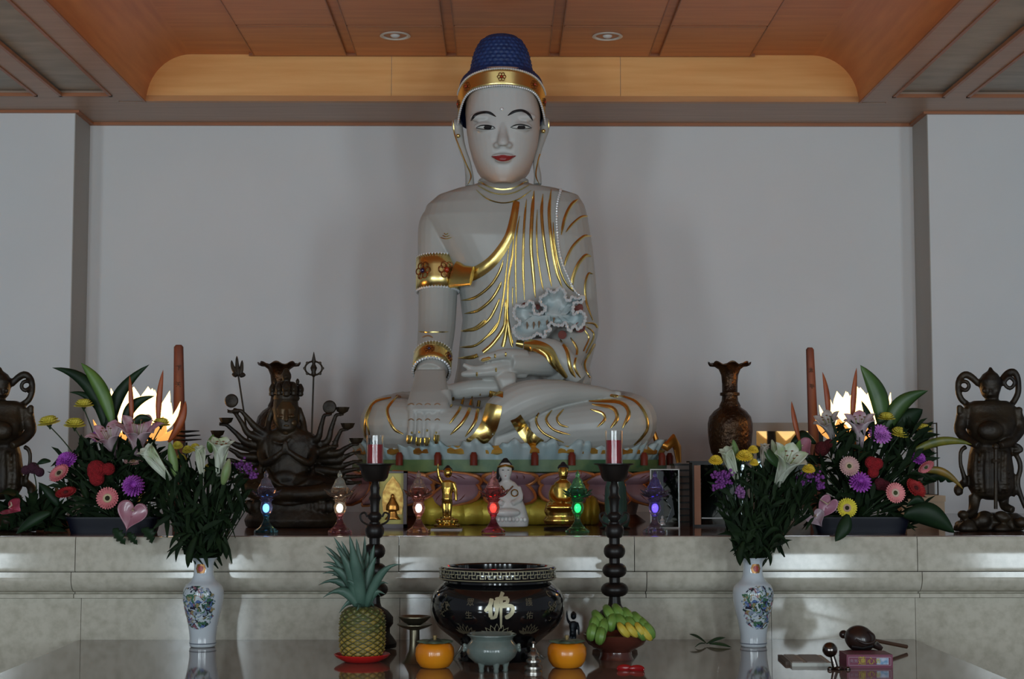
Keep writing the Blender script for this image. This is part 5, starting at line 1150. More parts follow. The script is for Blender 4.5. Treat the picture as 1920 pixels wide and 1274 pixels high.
# fallen leaf sprig
l = L(1335, 5.08, TAB); t = thing('leaf_sprig', 'fallen dark green leaf sprig lying on the table left of the right vase', 'leaf', l.o)
DLF = M('dark_leaf', (.012, .035, .014), .4, col2=(.025, .06, .02), scale=15)
for (x0, y0, x1, y1, w_) in ((1325, 1203, 1298, 1192, 8), (1325, 1203, 1364, 1198, 9), (1330, 1206, 1366, 1216, 9), (1322, 1204, 1298, 1216, 4)): 
    a = l.p(x0, y0); b = l.p(x1, y1); a.z = .006; dz = (1208-y1)*.0012+.008
    MB().blade((a.x, 0, .006), (b.x, -(y1-1205)*.006, max(.002, dz)), w_*l.s, bend=(0, 0, .006), side=(0, .8, .6), cup=.3).build('leaflet', DLF, t, solid=.001)
# booklet, hand bell, wooden fish, pink box
l = L(1510, 4.66, TAB); t = thing('booklet', 'thin grey and white booklet lying open beside the hand bell', 'book', l.o, rotz=-.04)
MB().box((-.052, -.10, 0), (.060, .09, .010)).build('pages', M('white_paper', (.58, .60, .56), .7), t)
MB().box((-.066, -.07, 0), (-.053, .10, .009)).build('spine', M('brown_spine', (.10, .07, .055), .6), t)
MB().box((-.050, -.09, .0102), (-.02, .088, .0118)).build('cover_strip', M('grey_cover', (.30, .27, .25), .5), t); MB().box((-.008, -.09, .0102), (.045, .088, .0118)).build('cover_panel', M('grey_cover2', (.27, .24, .22), .5), t)
CHR = M('dark_chrome', (.16, .14, .13), .16, 1)
l = L(1556, 4.5, TAB); t = thing('hand_bell', 'round dark metal bell on a little stand between booklet and pink box', 'bell', l.o)
MB().ball(l.p(1556, 1219), (14*l.s, 14*l.s, 14*l.s), 28).build('bell', CHR, t); MB().tube([l.p(1560, 1228), l.p(1563, 1240), l.p(1566, 1252)], [.006, .008, .009], 12).build('stem', CHR, t)
for x, d in ((1556, -.014), (1572, -.016), (1566, .015), (1590, -.01)): MB().ball(l.p(x, 1255, d)*1.0, (.0075, .0075, .0065), 12).build('foot_ball', CHR, t)
for o in t.children:
    if o.name.startswith('foot_ball'): 
        for v in o.data.vertices: v.co.z += .0066-sum(w.co.z for w in o.data.vertices)/len(o.data.vertices) if False else 0
MB().lathe([(.022, 0), (.024, .003), (.015, .007)], 24, c=(l.p(1568, 1250).x, 0, 0)).build('stand', CHR, t)
l = L(1627, 4.56, TAB); t = thing('pink_box', 'flat pink and magenta box with yellow Chinese characters lying on the table', 'box', l.o)
a = l.p(1583, 1222).x; b = l.p(1669, 1222).x; z = l.z(1226)
PKB = M('magenta_card', (.17, .008, .05), .45); MB().box((a, -.03, 0), (b, .07, z)).build('box', PKB, t)
WL = M('pale_pink_print', (.45, .30, .38), .5); x0, x1 = a+.006, b-.006; m = MB()
for zz in (.007, z-.007): m.box((x0, -.0308, zz-.0006), (x1, -.0301, zz+.0006))
for xx in (x0, x1): m.box((xx-.0006, -.0308, .007), (xx+.0006, -.0301, z-.007))
each(m, 'printed_border', WL, t)
MB().box((b-.046, -.0307, .009), (b-.012, -.0301, z-.009)).build('blue_print', M('blue_print', (.12, .30, .5), .4, col2=(.5, .55, .7), scale=90), t)
for ch, x, sz, mt in (('南', .014, .011, WL), ('無', .026, .011, WL), ('蓮', .043, .024, None), ('心', .068, .022, None), ('香', .088, .016, None)):
    vs, fs = text_mesh(ch, 1); mt = mt or M('yellow_print', (.62, .52, .06), .4); q = MB(); q.add([(a+x+v.x*sz, -.0309, z*.5+v.y*sz) for v in vs], fs); q.build('printed_character', mt, t, solid=.0004)
WFM = M('dark_brown_wood', (.028, .014, .011), .3, coat=.3)
l = L(1612, 4.74, TAB); t = thing('fish_cushion', 'dark round cushion under the wooden fish drum behind the pink box', 'cushion', l.o)
MB().lathe([(.066, 0), (.072, .008), (.068, .018), (.05, .022), (.02, .020)], 36, c=(.012, 0, 0)).build('cushion', M('dark_cloth', (.025, .012, .014), .8), t)
t = thing('wooden_fish', 'dark brown wooden fish drum resting on its cushion behind the pink box', 'instrument', l.o+Vector((0, 0, .021)))
def wf(d): return 1+.10*max(0, d.x)*(1-d.z)
MB().ball((0.0, 0, .036), (.044, .042, .040), 32, fn=lambda d: 1+.10*d.x*(.3-d.z)).build('body', WFM, t)
MB().tube([(.03, -.036, .020), (.0, -.043, .014), (-.03, -.034, .018)], .0035, 8).build('mouth_slit', PAINTK, t)
MB().tube(spline([(.02, -.030, .062), (.035, -.034, .05), (.032, -.040, .032), (.005, -.045, .028), (-.02, -.040, .040)], 5), .003, 8).build('carved_ridge', WFM, t)
MB().tube([(.045, 0, .02), (.062, 0, .008), (.058, 0, .0)], [.012, .009, .005], 12).build('tail', WFM, t)
l = L(1640, 4.92, TAB); t = thing('drum_striker', 'wooden striker stick with round brown head lying behind the wooden fish', 'striker', l.o)
a = l.p(1582, 1199, -.10); b = l.p(1700, 1207, .02); a.z = .062; b.z = .012
MB().tube([a, b], [.005, .0062], 10).build('stick', M('brown_stick', (.10, .05, .03), .4), t); MB().ball(a, (.0135, .013, .0125), 18).build('head', WFM, t)
# ---------------------------------------------------------------- flowers
STEM = M('stem_green', (.018, .038, .014), .55); DARKG = M('foliage_green', (.006, .014, .006), .6, col2=(.014, .028, .010), scale=25, spec=.10)
LEAFA = M('broad_leaf_green', (.008, .020, .010), .45, col2=(.014, .036, .013), scale=10, spec=.2); LEAFB = M('bright_leaf_green', (.07, .16, .03), .4, col2=(.13, .24, .05), scale=10)
def basis(n):
    n = Vector(n).normalized(); ux = Vector((1, 0, 0)) if abs(n.x) < .9 else Vector((0, 1, 0)); ux = (ux-n*ux.dot(n)).normalized(); return n, ux, n.cross(ux)
def disc(R_, lobes, depth=.25, inner=.12, cup=.15, n=120, nr=8, ph=0):
    """lobed ring of petals, one connected surface, in its own frame: list of rows (u, v, w)"""
    rows = []
    for i in range(nr+1):
        t = i/nr; row = []
        for k in range(n):
            a = 2*pi*k/n; lb = abs(cos(a*lobes/2+ph))**.45; r = R_*(inner+(1-inner)*t*(1-depth*(1-lb)*t)); w = cup*R_*t*t+R_*.05*(lb-.5)*t
            row.append((r*cos(a), r*sin(a), w))
        rows.append(row)
    return rows
def place(rows, n, ux, uz, off=0): return [[ux*u+uz*v+n*(w_+off) for u, v, w_ in r] for r in rows]
def start(name, lab, cat, px, py, Y, grp=None):
    c = P(px, py, Y); t = thing(name, lab, cat, c, grp); return t, c, (P(px+1, py, Y)-c).length
def stem(t, c, foot, n=None, r=.0022, bend=.02):
    f = foot-c; st = Vector((0, 0, 0))-(Vector(n).normalized()*.008 if n is not None else Vector((0, 0, 0)))
    MB().tube(spline([st, f*.35+Vector((0, bend, .01)), f], 6), [r]*13, 6).build('stem', STEM, t)
MC = {}
def mt(name, *a, **k):
    if name not in MC: MC[name] = M(name, *a, **k)
    return MC[name]
def gerbera(px, py, Y, R, n, col, eye, ring, foot, lab):
    t, c, s = start('gerbera', lab, 'flower', px, py, Y); n, ux, uz = basis(n); R *= s; m_ = mt('gerbera_%.2f%.2f' % col[:2], col, .6, col2=tuple(min(1, x*1.25+.02) for x in col), scale=40)
    MB().grid(place(disc(R, 26, .30), n, ux, uz), True).build('petals', m_, t, solid=.0008, sharp=0); MB().grid(place(disc(R*.82, 22, .35, ph=.7, cup=.22), n, ux, uz, .0025), True).build('petals', m_, t, solid=.0008, sharp=0)
    MB().grid(place(disc(R*.42, 30, .3, cup=.1), n, ux, uz, R*.10), True).build('inner_ring', mt('ring_%.2f' % ring[0], ring, .7), t, solid=.001, sharp=0)
    MB().ball(n*R*.10, R*.22, 14).build('eye', mt('eye_%.2f' % eye[1], eye, .8, bump=.8, bscale=300), t); stem(t, c, foot, n)
def mum(px, py, Y, R, n, col, foot, lab, flat=1, name='chrysanthemum'):
    t, c, s = start(name, lab, 'flower', px, py, Y); n, ux, uz = basis(n); R *= s; m_ = mt('mum_%.2f%.2f' % col[:2], col, .6, col2=tuple(min(1, x*1.5+.06) for x in col), scale=60)
    for k in range(5): MB().grid(place(disc(R*(1-.15*k), 19-2*k, .52, inner=.05, cup=.05+.26*k, ph=k*.8, n=110, nr=6), n, ux, uz, .002*k), True).build('petal_layer', m_, t, solid=.0007, sharp=0)
    MB().lathe([(R*.25, -R*.12), (R*.12, -R*.3), (.002, -R*.5)], 10).build('calyx', STEM, t).rotation_euler = Vector((0, 0, 1)).rotation_difference(n).to_euler()
    stem(t, c, foot, n)
def crest(px, py, Y, pts, col, foot, lab, name='cockscomb'):
    t, c, s = start(name, lab, 'flower', px, py, Y); f = MB()
    for x, y, r in pts: f.ball(P(x, y, Y)-c+Vector((0, -.01, 0)), (r*s, r*s*.8, r*s), 28, fn=lambda d: 1+.10*noise.noise(d*7))
    fused(f, .003, 'head', mt('velvet_%.2f' % col[0], col, .8, col2=tuple(x*1.4 for x in col), scale=90, bump=1.0, bscale=220), t, 1); stem(t, c, foot)
def anthurium(px, py, Y, w_, h, n, roll, col, foot, lab, sp=None):
    t, c, s = start('anthurium', lab, 'flower', px, py, Y); n, ux, uz = basis(n); cr, sr = cos(roll), sin(roll); ux, uz = ux*cr+uz*sr, uz*cr-ux*sr
    rows = []
    for i in range(9):
        k = i/8; row = []
        for j in range(48):
            a = 2*pi*j/48; x = sin(a)**3*.5; y = (13*cos(a)-5*cos(2*a)-2*cos(3*a)-cos(4*a))/30; row.append(ux*(x*w_*s*k)+uz*((y+.08)*h*s*k)+n*(.012*k*k*abs(sin(a))+.006*sin(a*3)*k*k))
        rows.append(row)
    MB().grid(rows, True).build('spathe', mt('spathe_%.2f' % col[0], col, .3, col2=tuple(x*.8 for x in col), scale=18, coat=.3), t, solid=.0012, sharp=0)
    b0 = uz*(.28*h*s)+n*.004; MB().tube([b0, b0+n*.012+uz*-.01, b0+n*.022+(uz*-.3+ux*(sp or .2))*h*s*.35], [.0028, .003, .0015], 8).build('spadix', mt('spadix', (.55, .42, .30), .5), t); stem(t, c, foot, n)
def lily(px, py, Y, R, n, col, mid, foot, lab, opening=.8, name='lily'):
    t, c, s = start(name, lab, 'flower', px, py, Y); n, ux, uz = basis(n); R *= s; m_ = mt('lily_%.2f%.2f' % col[:2], mid, .5, col2=col, scale=22, lo=.3, hi=.55)
    for k in range(6):
        a = pi*k/3+.3; o_ = ux*cos(a)+uz*sin(a); tip = n*R*(1.15-.9*opening*.55)+o_*R*opening; sd = n.cross(o_)
        MB().blade(-n*R*.75, tip, R*(.62 if k % 2 else .5), bend=(n*.35-o_*.12*(1-opening))*R, side=sd, cup=-.35, n=9, wf=lambda t: (.25+.75*sin(pi*min(1, t*.8+.05)))*(1 if t < .75 else max(.05, 1-(t-.75)*3.6))).build('petal', m_, t, solid=.001, sharp=0)
    if opening > .5:
        for k in range(5):
            a = 2*pi*k/5; tp = n*R*.75+(ux*cos(a)+uz*sin(a))*R*.22; MB().tube([-n*R*.3, tp], .0011, 5).build('stamen', mt('stamen', (.30, .34, .15), .5), t); MB().ball(tp, (.0045, .0022, .0022), 6).build('anther', mt('anther', (.16, .05, .015), .7), t)
    stem(t, c, foot, n*3, bend=.01)
def bud(px, py, Y, ln, wd, d, col, foot, lab):
    t, c, s = start('lily_bud', lab, 'flower', px, py, Y); d = Vector(d).normalized(); rows = []
    sp = [d*(k/10-.5)*ln*s for k in range(11)]
    MB().tube(sp, [wd*.5*s*max(.14, sin(pi*min(1, k/10*.86+.10))**.8) for k in range(11)], 12).build('bud', mt('bud_%.2f' % col[0], col, .45, col2=(.16, .26, .08), scale=16, stretch=(1, 1, .3)), t, sharp=0); stem(t, c-Vector((0, 0, 0)), foot, d*ln*s*50, bend=.0)
def leaf(x0, y0, x1, y1, Y, wd, bx, bz, lab, mat_=None, side=None, yd=0, name='long_leaf', cup=.35, wf=None, sp=None):
    c = P(x0, y0, Y); t = thing(name, lab, 'leaf', c); tp = P(x1, y1, Y+yd)-c; s = (P(x0+1, y0, Y)-c).length
    sd = Vector(side) if side else Vector((-tp.z, -.03, tp.x))
    MB().blade((0, 0, 0), tp, wd*s, bend=(bx*s, -.01, bz*s), side=sd, cup=cup, n=14, wf=wf).build('blade', mat_ or LEAFA, t, solid=.0012, sharp=0)
def statice(px, py, Y, pts, col, foot, lab):
    t, c, s = start('statice_sprig', lab, 'flower', px, py, Y); rnd = random.Random(int(px)); m = MB()
    for x, y, r in pts:
        q = P(x, y, Y)-c
        for k in range(26): d = Vector((rnd.gauss(0, 1), rnd.gauss(0, 1), rnd.gauss(0, .7)))*r*s*.5; m.ball(q+d, rnd.uniform(.0035, .0062), 6)
    o = m.build('blossoms', mt('statice_%.2f' % col[0], col, .8, col2=tuple(x*1.6 for x in col), scale=80), t); o['kind'] = 'stuff'; stem(t, c, foot)
def foliage(name, lab, regions, Y, foot, n, seed, mat_, wl=(28, 60), ww=(5, 12)):
    rnd = random.Random(seed); m = MB(); base = foot
    for k in range(n):
        x0, x1, y0, y1 = regions[k % len(regions)]; px = rnd.uniform(x0, x1); py = rnd.uniform(y0, y1); yy = Y+rnd.uniform(-.07, .08); c = P(px, py, yy); s = (P(px+1, py, yy)-c).length
        o_ = (c-base); o_.normalize(); d = (o_*.8+Vector((rnd.gauss(0, .55), rnd.gauss(0, .4), rnd.gauss(0, .45)))).normalized(); ln = rnd.uniform(*wl)*s
        m.blade(c-d*ln*.5, c+d*ln*.5, rnd.uniform(*ww)*s, bend=(0, 0, rnd.uniform(0, .15)*ln), side=d.cross(Vector((rnd.gauss(0, .4), -1, rnd.gauss(0, .4)))), n=3, cup=.2)
        if k % 4 == 0: m.tube([c, c.lerp(base, .5)+Vector((0, .01, 0)), base+Vector((rnd.uniform(-.01, .01), rnd.uniform(-.01, .01), 0))], .0016, 4)
    lo = min(v.z for v in m.v)
    for v in m.v:
        if v.y > 5.19 and v.z < TOP+.004: v.z = TOP+.004+abs(v.z-TOP)*.1
    return tag(m.build(name, mat_, None, sharp=0), lab, 'foliage', kind='stuff')
NAVY = M('navy_plastic', (.004, .005, .013), .4, spec=.2)
def trough(x0, x1, Y, lab):
    l = L((x0+x1)/2, Y, TOP); t = thing('flower_trough', lab, 'planter', l.o); w_ = (x1-x0)/2*l.s; rows = []
    for k_, z in ((.9, 0), (1, .055), (1.02, .055), (1.02, .05)): rows.append([(w_*k_*math.copysign(abs(cos(a))**.3, cos(a)), .055*k_*math.copysign(abs(sin(a))**.3, sin(a)), z) for a in [2*pi*i/48 for i in range(48)]])
    MB().grid(rows, True, True).build('tub', NAVY, t); MB().lathe([(.9*.05, .04), (.05, .05), (.001, .05)], 4, sy=.6).build('floral_foam', mt('foam', (.02, .05, .02), .9), t); return l.o+Vector((0, 0, .05))
# --- left arrangement
FA = trough(128, 300, 5.42, 'dark navy flower trough under the left flower arrangement')
PURP = (.30, .035, .38); YELW = (.50, .42, .03); PNK = (.60, .16, .18); PNL = (.56, .33, .32); RED_ = (.30, .008, .012); ANT = (.42, .17, .23)
Y0 = 5.42
foliage('foliage', 'dark leafy greenery filling the left flower arrangement', [(105, 310, 850, 990), (130, 300, 880, 995), (150, 290, 830, 900)], 5.45, FA, 430, 1, DARKG)
foliage('foliage', 'dark leaves on the altar at the far left beside the left guardian', [(0, 110, 945, 1000), (20, 120, 925, 995)], 5.5, P(60, 985, 5.5), 90, 2, DARKG, (30, 80), (8, 18))
mum(92, 795, 5.45, 22, (-.15, -.25, 1), YELW, FA, 'leftmost yellow chrysanthemum, standing out toward the left guardian')
mum(140, 799, 5.45, 21, (.05, -.25, 1), YELW, FA, 'yellow chrysanthemum seen from the side, left of the dark tall leaves')
mum(157, 762, 5.5, 19, (.0, -.2, 1), YELW, FA, 'topmost yellow chrysanthemum of the left arrangement, below the light green leaf')
mum(302, 797, 5.5, 18, (.1, -.2, 1), YELW, FA, 'yellow chrysanthemum just under the right petals of the left glowing lamp')
mum(125, 866, 5.40, 22, (-.3, -.8, .8), PURP, FA, 'purple chrysanthemum above the leftmost pink gerbera')
mum(250, 912, 5.36, 22, (.1, -1, .3), PURP, FA, 'bright purple chrysanthemum above the pink heart-shaped anthurium')
mum(188, 819, 5.5, 18, (0, -.7, .8), PURP, FA, 'purple chrysanthemum half hidden behind the left pink lily')
gerbera(112, 889, 5.36, 21, (-.35, -.75, .6), PNK, (.03, .03, .01), (.55, .35, .25), FA, 'leftmost salmon pink gerbera tilted up to the left')
gerbera(202, 935, 5.33, 21.5, (0, -1, .12), PNK, (.02, .025, .01), (.62, .5, .3), FA, 'salmon pink gerbera facing forward left of the heart-shaped anthurium')
gerbera(250, 867, 5.42, 18, (.05, -.45, .9), PNL, (.3, .2, .1), (.7, .5, .4), FA, 'pale pink gerbera seen from below the right pink lily')
gerbera(124, 926, 5.36, 20, (-.1, -.5, .8), RED_, (.1, .01, .01), (.3, .02, .02), FA, 'red gerbera below the leftmost pink gerbera')
crest(190, 886, 5.37, [(182, 880, 17), (205, 880, 12), (183, 898, 14), (175, 888, 10)], (.28, .006, .012), FA, 'velvety deep red cockscomb in the middle of the left arrangement')
anthurium(246, 970, 5.17, 56, 60, (.05, -1, .2), -.25, ANT, FA+Vector((.03, 0, 0)), 'large pink heart-shaped anthurium hanging at the front of the left arrangement')
anthurium(25, 956, 5.35, 70, 30, (.1, -.5, .85), 1.4, (.45, .06, .12), P(40, 985, 5.45), 'deep pink anthurium lying low at the far left edge')
lily(207, 832, 5.42, 42, (-.15, -.45, .75), (.62, .48, .52), (.50, .20, .28), FA, 'left pink and white lily with curled petals in front of the glowing lamp', .98)
lily(258, 826, 5.42, 50, (.1, -.4, .85), (.62, .46, .50), (.42, .10, .18), FA, 'right pink and white lily with wide curled petals in front of the glowing lamp', .98)
crest(62, 882, 5.5, [(50, 882, 9), (64, 878, 11), (76, 886, 9)], (.05, .01, .025), P(70, 985, 5.5), 'dark wine-coloured flower head beside the left guardian', 'dark_flower')
leaf(205, 838, 98, 690, 5.55, 26, 20, 34, 'dark long leaf arching to the left above the yellow flowers', LEAFA)
leaf(196, 800, 130, 736, 5.56, 14, 10, 18, 'short dark leaf curling left below the longest arching leaf', LEAFA)
leaf(212, 800, 152, 681, 5.53, 26, 8, 10, 'light green pointed leaf standing tallest in the left arrangement', LEAFB)
leaf(208, 845, 280, 684, 5.57, 24, -26, 12, 'dark long leaf arching to the right over the left lamp', LEAFA)
leaf(200, 870, 205, 745, 5.55, 30, 6, 0, 'broad dark leaf standing upright at the middle of the left arrangement', LEAFA)
leaf(232, 815, 290, 743, 5.52, 20, -14, 14, 'dark leaf crossing the face of the left glowing lamp', LEAFA)
leaf(238, 812, 288, 790, 5.45, 18, 2, 14, 'small dark leaf low across the left glowing lamp', LEAFA)
ORS = M('orange_bract', (.32, .055, .012), .45, col2=(.42, .10, .025), scale=15)
leaf(247, 800, 243, 704, 5.5, 9, 2, 0, 'narrow orange spike in front of the left glowing lamp', ORS, name='orange_spike'); leaf(297, 800, 306, 694, 5.5, 11, -2, 0, 'narrow orange spike right of the left glowing lamp', ORS, name='orange_spike'); leaf(316, 830, 348, 752, 5.5, 15, 8, 0, 'broad orange spike leaning right in front of the left wooden post', ORS, name='orange_spike')
LOB = lambda t: (.35+.65*abs(sin(t*pi*4.2)))*sin(pi*min(1, t*.85+.12))
leaf(212, 992, 235, 1022, 5.175, 30, 0, 0, 'dark lobed leaf hanging over the altar edge left of the pink anthurium tip', LEAFA, name='lobed_leaf', wf=LOB)
leaf(265, 992, 285, 1020, 5.175, 34, 6, 2, 'olive green lobed leaf hanging over the altar edge right of the pink anthurium', LEAFA, name='lobed_leaf', wf=LOB); leaf(238, 1000, 258, 1022, 5.18, 24, 0, 0, 'dark lobed leaf tip hanging over the altar edge under the pink anthurium', LEAFA, name='lobed_leaf', wf=LOB)
leaf(95, 960, 30, 1002, 5.3, 22, 0, 6, 'dark glossy leaf lying on the altar at the far left', LEAFA); leaf(110, 950, 72, 905, 5.42, 18, 6, 0, 'dark leaf pointing up left of the red gerbera', LEAFA)
leaf(95, 865, 68, 872, 5.42, 12, 0, 4, 'small leaf on the stem of the leftmost yellow chrysanthemum', LEAFA)
# --- right arrangement
FB = trough(1520, 1703, 5.42, 'dark navy flower trough under the right flower arrangement')
foliage('foliage', 'dark leafy greenery filling the right flower arrangement', [(1510, 1740, 860, 990), (1540, 1720, 880, 995), (1560, 1740, 800, 880)], 5.46, FB, 470, 3, DARKG)
mum(1650, 816, 5.42, 23, (.05, -.8, .6), (.45, .14, .5), FB, 'purple and white chrysanthemum just below the right glowing lamp')
mum(1613, 905, 5.36, 22, (0, -.9, .4), PURP, FB, 'bright purple chrysanthemum at the middle of the right arrangement')
mum(1720, 862, 5.42, 18, (.3, -.6, .8), PURP, FB, 'purple chrysanthemum at the right side above the pink gerbera')
mum(1686, 815, 5.42, 18, (.15, -.4, .9), YELW, FB, 'yellow chrysanthemum right of the purple and white one')
mum(1731, 808, 5.45, 18, (.1, -.2, 1), YELW, FB, 'rightmost yellow chrysanthemum beside the niche corner'); mum(1662, 786, 5.47, 17, (0, -.2, 1), YELW, FB, 'yellow chrysanthemum directly below the tall green leaf of the right arrangement')
gerbera(1592, 875, 5.36, 19.5, (.02, -1, .2), PNL, (.10, .16, .05), (.72, .5, .38), FB, 'pale pink gerbera facing forward at the left of the right arrangement')
gerbera(1678, 925, 5.34, 20, (.2, -1, .15), (.72, .24, .25), (.06, .10, .03), (.7, .42, .3), FB, 'salmon pink gerbera facing forward right of the purple chrysanthemum')
gerbera(1735, 875, 5.40, 17, (.25, -.5, -.5), PNK, (.3, .1, .1), (.6, .3, .3), FB, 'pink gerbera turned away below the right purple chrysanthemum')
gerbera(1716, 917, 5.38, 22, (.4, -.7, .5), (.34, .012, .012), (.1, .01, .01), (.3, .02, .02), FB, 'red gerbera seen from the side at the right of the right arrangement')
gerbera(1588, 953, 5.30, 19, (-.05, -1, .05), (.66, .56, .03), (.05, .03, .01), (.55, .4, .03), FB, 'yellow gerbera with a dark eye at the lower left of the right arrangement')
crest(1636, 880, 5.38, [(1632, 868, 12), (1644, 870, 11), (1636, 886, 11)], (.28, .01, .03), FB, 'crimson cockscomb at the middle of the right arrangement'); crest(1650, 910, 5.42, [(1648, 908, 12), (1660, 912, 10)], (.09, .004, .012), FB, 'dark red cockscomb half hidden below the crimson one')
crest(1548, 840, 5.48, [(1540, 842, 14), (1555, 835, 12)], (.10, .008, .012), FB, 'dark red rose head at the upper left of the right arrangement', 'rose')
anthurium(1507, 843, 5.36, 46, 34, (-.1, -.9, .5), .7, ANT, FB, 'pink anthurium beside the orange spike left of the right arrangement', sp=-.8); anthurium(1548, 955, 5.28, 34, 54, (-.3, -1, .1), -.6, (.5, .22, .32), FB, 'pink anthurium standing low left of the yellow gerbera', sp=-.9)
anthurium(1532, 975, 5.27, 38, 34, (-.2, -.9, .3), .5, (.48, .36, .42), FB, 'pale pink anthurium drooping lowest at the left of the right arrangement')
lily(1556, 806, 5.45, 36, (-.3, -.4, .7), (.55, .50, .48), (.42, .34, .30), FB, 'faded pale lily left of the right glowing lamp'); lily(1612, 812, 5.42, 42, (-.1, -.4, .85), (.62, .52, .56), (.48, .2, .28), FB, 'pink and white lily in front of the right glowing lamp')
leaf(1655, 812, 1613, 685, 5.52, 36, 14, 6, 'broad light green leaf standing tallest over the right glowing lamp', mt('mid_leaf', (.04, .10, .02), .4, col2=(.08, .16, .04), scale=10))
leaf(1660, 830, 1740, 733, 5.52, 32, -14, 18, 'broad green leaf arching right over the right glowing lamp', mt('mid_leaf2', (.03, .08, .02), .4, col2=(.06, .12, .03), scale=10)); leaf(1660, 850, 1730, 768, 5.55, 44, 0, 14, 'broad dark leaf below the arching green leaf of the right arrangement', LEAFA)
leaf(1700, 856, 1822, 834, 5.42, 17, 0, 16, 'long green leaf with a yellow tip reaching toward the right guardian', mt('variegated', (.03, .07, .02), .4, col2=(.22, .2, .02), scale=14)); leaf(1722, 888, 1806, 918, 5.42, 15, 0, 18, 'long orange-edged leaf drooping toward the right guardian', mt('variegated2', (.05, .08, .02), .4, col2=(.3, .16, .02), scale=10))
leaf(1640, 830, 1615, 752, 5.50, 16, 4, 0, 'narrow dark leaf crossing the face of the right glowing lamp', LEAFA); leaf(1730, 900, 1790, 905, 5.5, 26, 0, 8, 'dark fan leaf behind the red gerbera on the right', LEAFA, name='fan_leaf', wf=LOB)
leaf(1500, 830, 1484, 753, 5.48, 10, -2, 0, 'leftmost orange spike of the right arrangement, by the grey case', ORS, name='orange_spike'); leaf(1553, 790, 1542, 698, 5.5, 11, 3, 0, 'orange spike between the right wooden post and the right lamp', ORS, name='orange_spike'); leaf(1598, 800, 1606, 690, 5.5, 11, -2, 0, 'orange spike in front of the right glowing lamp', ORS, name='orange_spike')
leaf(1695, 965, 1790, 1000, 5.33, 44, 0, 16, 'large dark leaf drooping to the altar beside the right guardian', LEAFA, name='broad_leaf'); leaf(1590, 965, 1566, 1016, 5.17, 26, 3, 0, 'dark pointed leaf hanging over the altar edge below the yellow gerbera', LEAFA, name='broad_leaf'); leaf(1700, 950, 1740, 960, 5.35, 22, 0, 14, 'small dark leaf above the large drooping leaf on the right', LEAFA)
leaf(1530, 830, 1480, 835, 5.5, 26, 0, 14, 'dark broad leaf behind the upper pink anthurium on the right', LEAFA, name='broad_leaf')
# --- bouquets in the porcelain vases
def mouth(lv): return lv.o+Vector((0, 0, lv.z(1052)))
FC = mouth(lv1); FD = mouth(lv2); WHL = (.62, .66, .55); GRL = (.35, .45, .22)
def bouquet(lv, foot, regs, seed, lab):
    foliage('bouquet_foliage', lab, regs, lv.Y, foot-Vector((0, 0, .05)), 420, seed, DARKG, (26, 62), (5, 11))
bouquet(lv1, FC, [(290, 465, 860, 960), (300, 455, 880, 985), (335, 430, 960, 1030), (356, 410, 980, 1046)], 5, 'dark leafy stems filling the bouquet of the left porcelain vase')
bouquet(lv2, FD, [(1340, 1530, 870, 960), (1345, 1520, 880, 985), (1372, 1465, 960, 1030), (1390, 1438, 980, 1046)], 6, 'dark leafy stems filling the bouquet of the right porcelain vase')
lily(298, 874, 5.0, 46, (-.55, -.35, .75), WHL, GRL, FC, 'large greenish white half-open lily at the left of the left vase bouquet', .40)
bud(324, 862, 5.02, 66, 18, (-.18, -.1, 1), (.22, .34, .12), FC, 'green closed lily bud beside the large half-open lily')
lily(377, 870, 5.0, 34, (-.05, -.3, 1), (.55, .56, .46), (.32, .38, .22), FC, 'pale closed-cup lily at the centre of the left vase bouquet', .34); lily(412, 862, 5.0, 44, (.12, -.35, 1), WHL, GRL, FC, 'white lily with drooping petals right of centre in the left vase bouquet', .62)
bud(424, 885, 4.98, 50, 18, (.25, -.1, 1), (.42, .34, .26), FC, 'brownish fading lily bud at the right of the left vase bouquet')
for x, y, w_ in ((333, 838, 'top left'), (352, 846, 'middle'), (366, 842, 'top right'), (340, 862, 'lower left'), (392, 880, 'lower right')): mum(x, y, 5.12, 11, (0, -.5, .8), YELW, FC, 'small yellow daisy, %s one of those in the left vase bouquet' % w_, name='daisy')
statice(458, 878, 5.05, [(450, 872, 14), (466, 880, 13), (474, 892, 9)], (.13, .03, .17), FC, 'purple statice sprig at the right of the left vase bouquet')
leaf(360, 1000, 330, 1055, 5.0, 11, -8, 6, 'narrow leaf hanging at the left of the left vase neck', DARKG); leaf(368, 1005, 352, 1066, 4.98, 16, -4, 0, 'longer dark leaf hanging beside the left vase neck', DARKG); leaf(355, 1020, 312, 1050, 5.0, 9, -2, 10, 'thin leaf pointing down left above the left vase', DARKG); leaf(410, 1010, 425, 1050, 5.0, 14, 4, 0, 'dark leaf hanging at the right of the left vase neck', DARKG); leaf(350, 1000, 318, 1030, 5.0, 10, -4, 8, 'thin leaf spreading left above the left vase', DARKG)
lily(1470, 882, 4.98, 52, (.25, -.6, .75), WHL, (.36, .46, .20), FD, 'large greenish white open lily in the right vase bouquet', .72); lily(1372, 874, 5.0, 38, (-.35, -.3, .85), (.52, .56, .44), (.38, .42, .28), FD, 'drooping pale lily at the left of the right vase bouquet', .42); lily(1433, 860, 5.05, 28, (.0, -.3, 1), (.5, .46, .38), (.42, .36, .30), FD, 'beige fading lily at the top of the right vase bouquet', .36)
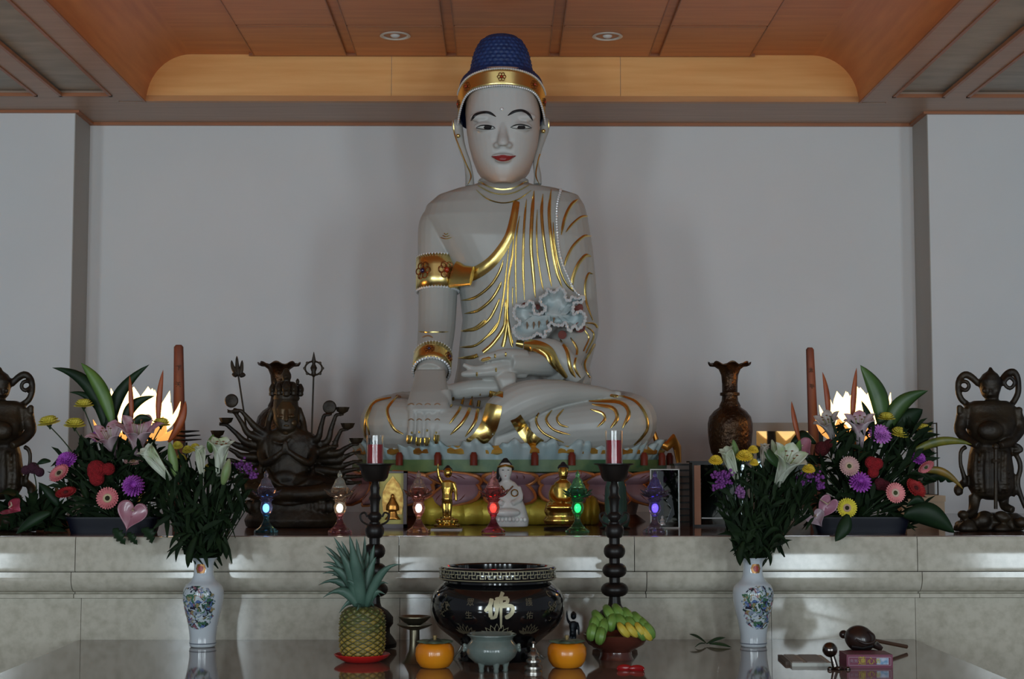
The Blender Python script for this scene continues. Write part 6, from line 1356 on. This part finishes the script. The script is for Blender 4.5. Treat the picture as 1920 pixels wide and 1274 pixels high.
bud(1455, 852, 5.05, 56, 16, (-.3, -.1, 1), (.45, .42, .34), FD, 'pale lily bud behind the large open lily'); bud(1378, 845, 5.04, 40, 14, (-.15, 0, 1), (.12, .22, .08), FD, 'green lily bud at the top left of the right vase bouquet')
for x, y, R_, w_ in ((1396, 858, 17, 'largest'), (1412, 846, 11, 'topmost'), (1342, 866, 14, 'leftmost'), (1414, 870, 9, 'smallest'), (1516, 882, 13, 'rightmost')): mum(x, y, 5.0, R_, (0, -.5, .8), (.66, .46, .02), FD, 'yellow daisy, %s one in the right vase bouquet' % w_, name='daisy')
statice(1358, 897, 5.0, [(1348, 890, 13), (1366, 892, 14), (1358, 904, 11), (1345, 912, 9)], (.15, .03, .19), FD, 'purple statice sprig at the left of the right vase bouquet'); statice(1388, 925, 5.0, [(1386, 920, 8), (1390, 930, 8)], (.18, .07, .2), FD, 'small mauve statice sprig below the left purple sprig of the right vase'); statice(1525, 898, 5.05, [(1518, 892, 12), (1532, 900, 12), (1538, 912, 8), (1500, 905, 8)], (.15, .03, .19), FD, 'purple statice sprig at the right of the right vase bouquet')
leaf(1440, 1030, 1480, 1030, 4.99, 11, 0, 24, 'leaf arching right over the right vase rim', DARKG); leaf(1430, 1015, 1470, 1000, 5.0, 12, 0, 14, 'leaf reaching right above the right vase rim', DARKG); leaf(1395, 1015, 1388, 1062, 4.99, 15, -6, 0, 'dark leaf hanging down at the left of the right vase neck', DARKG); leaf(1432, 1025, 1444, 1062, 4.99, 8, 4, 0, 'thin leaf hanging down at the right of the right vase neck', DARKG)
leaf(1470, 880, 1432, 835, 5.04, 20, -4, 0, 'green leaf standing behind the large open lily', mt('mid_leaf3', (.04, .10, .03), .4)); leaf(1480, 870, 1500, 825, 5.04, 18, 4, 0, 'bright green leaf right of the large open lily', LEAFB); leaf(1390, 870, 1375, 828, 5.08, 18, -2, 0, 'green leaf at the top left of the right vase bouquet', LEAFB); leaf(395, 850, 400, 815, 5.1, 16, 0, 0, 'light green leaf at the top of the left vase bouquet', LEAFB)
for o in [o for o in bpy.data.objects if o.name.split('.')[0] == 'orange_spike']: o['category'] = 'flower'
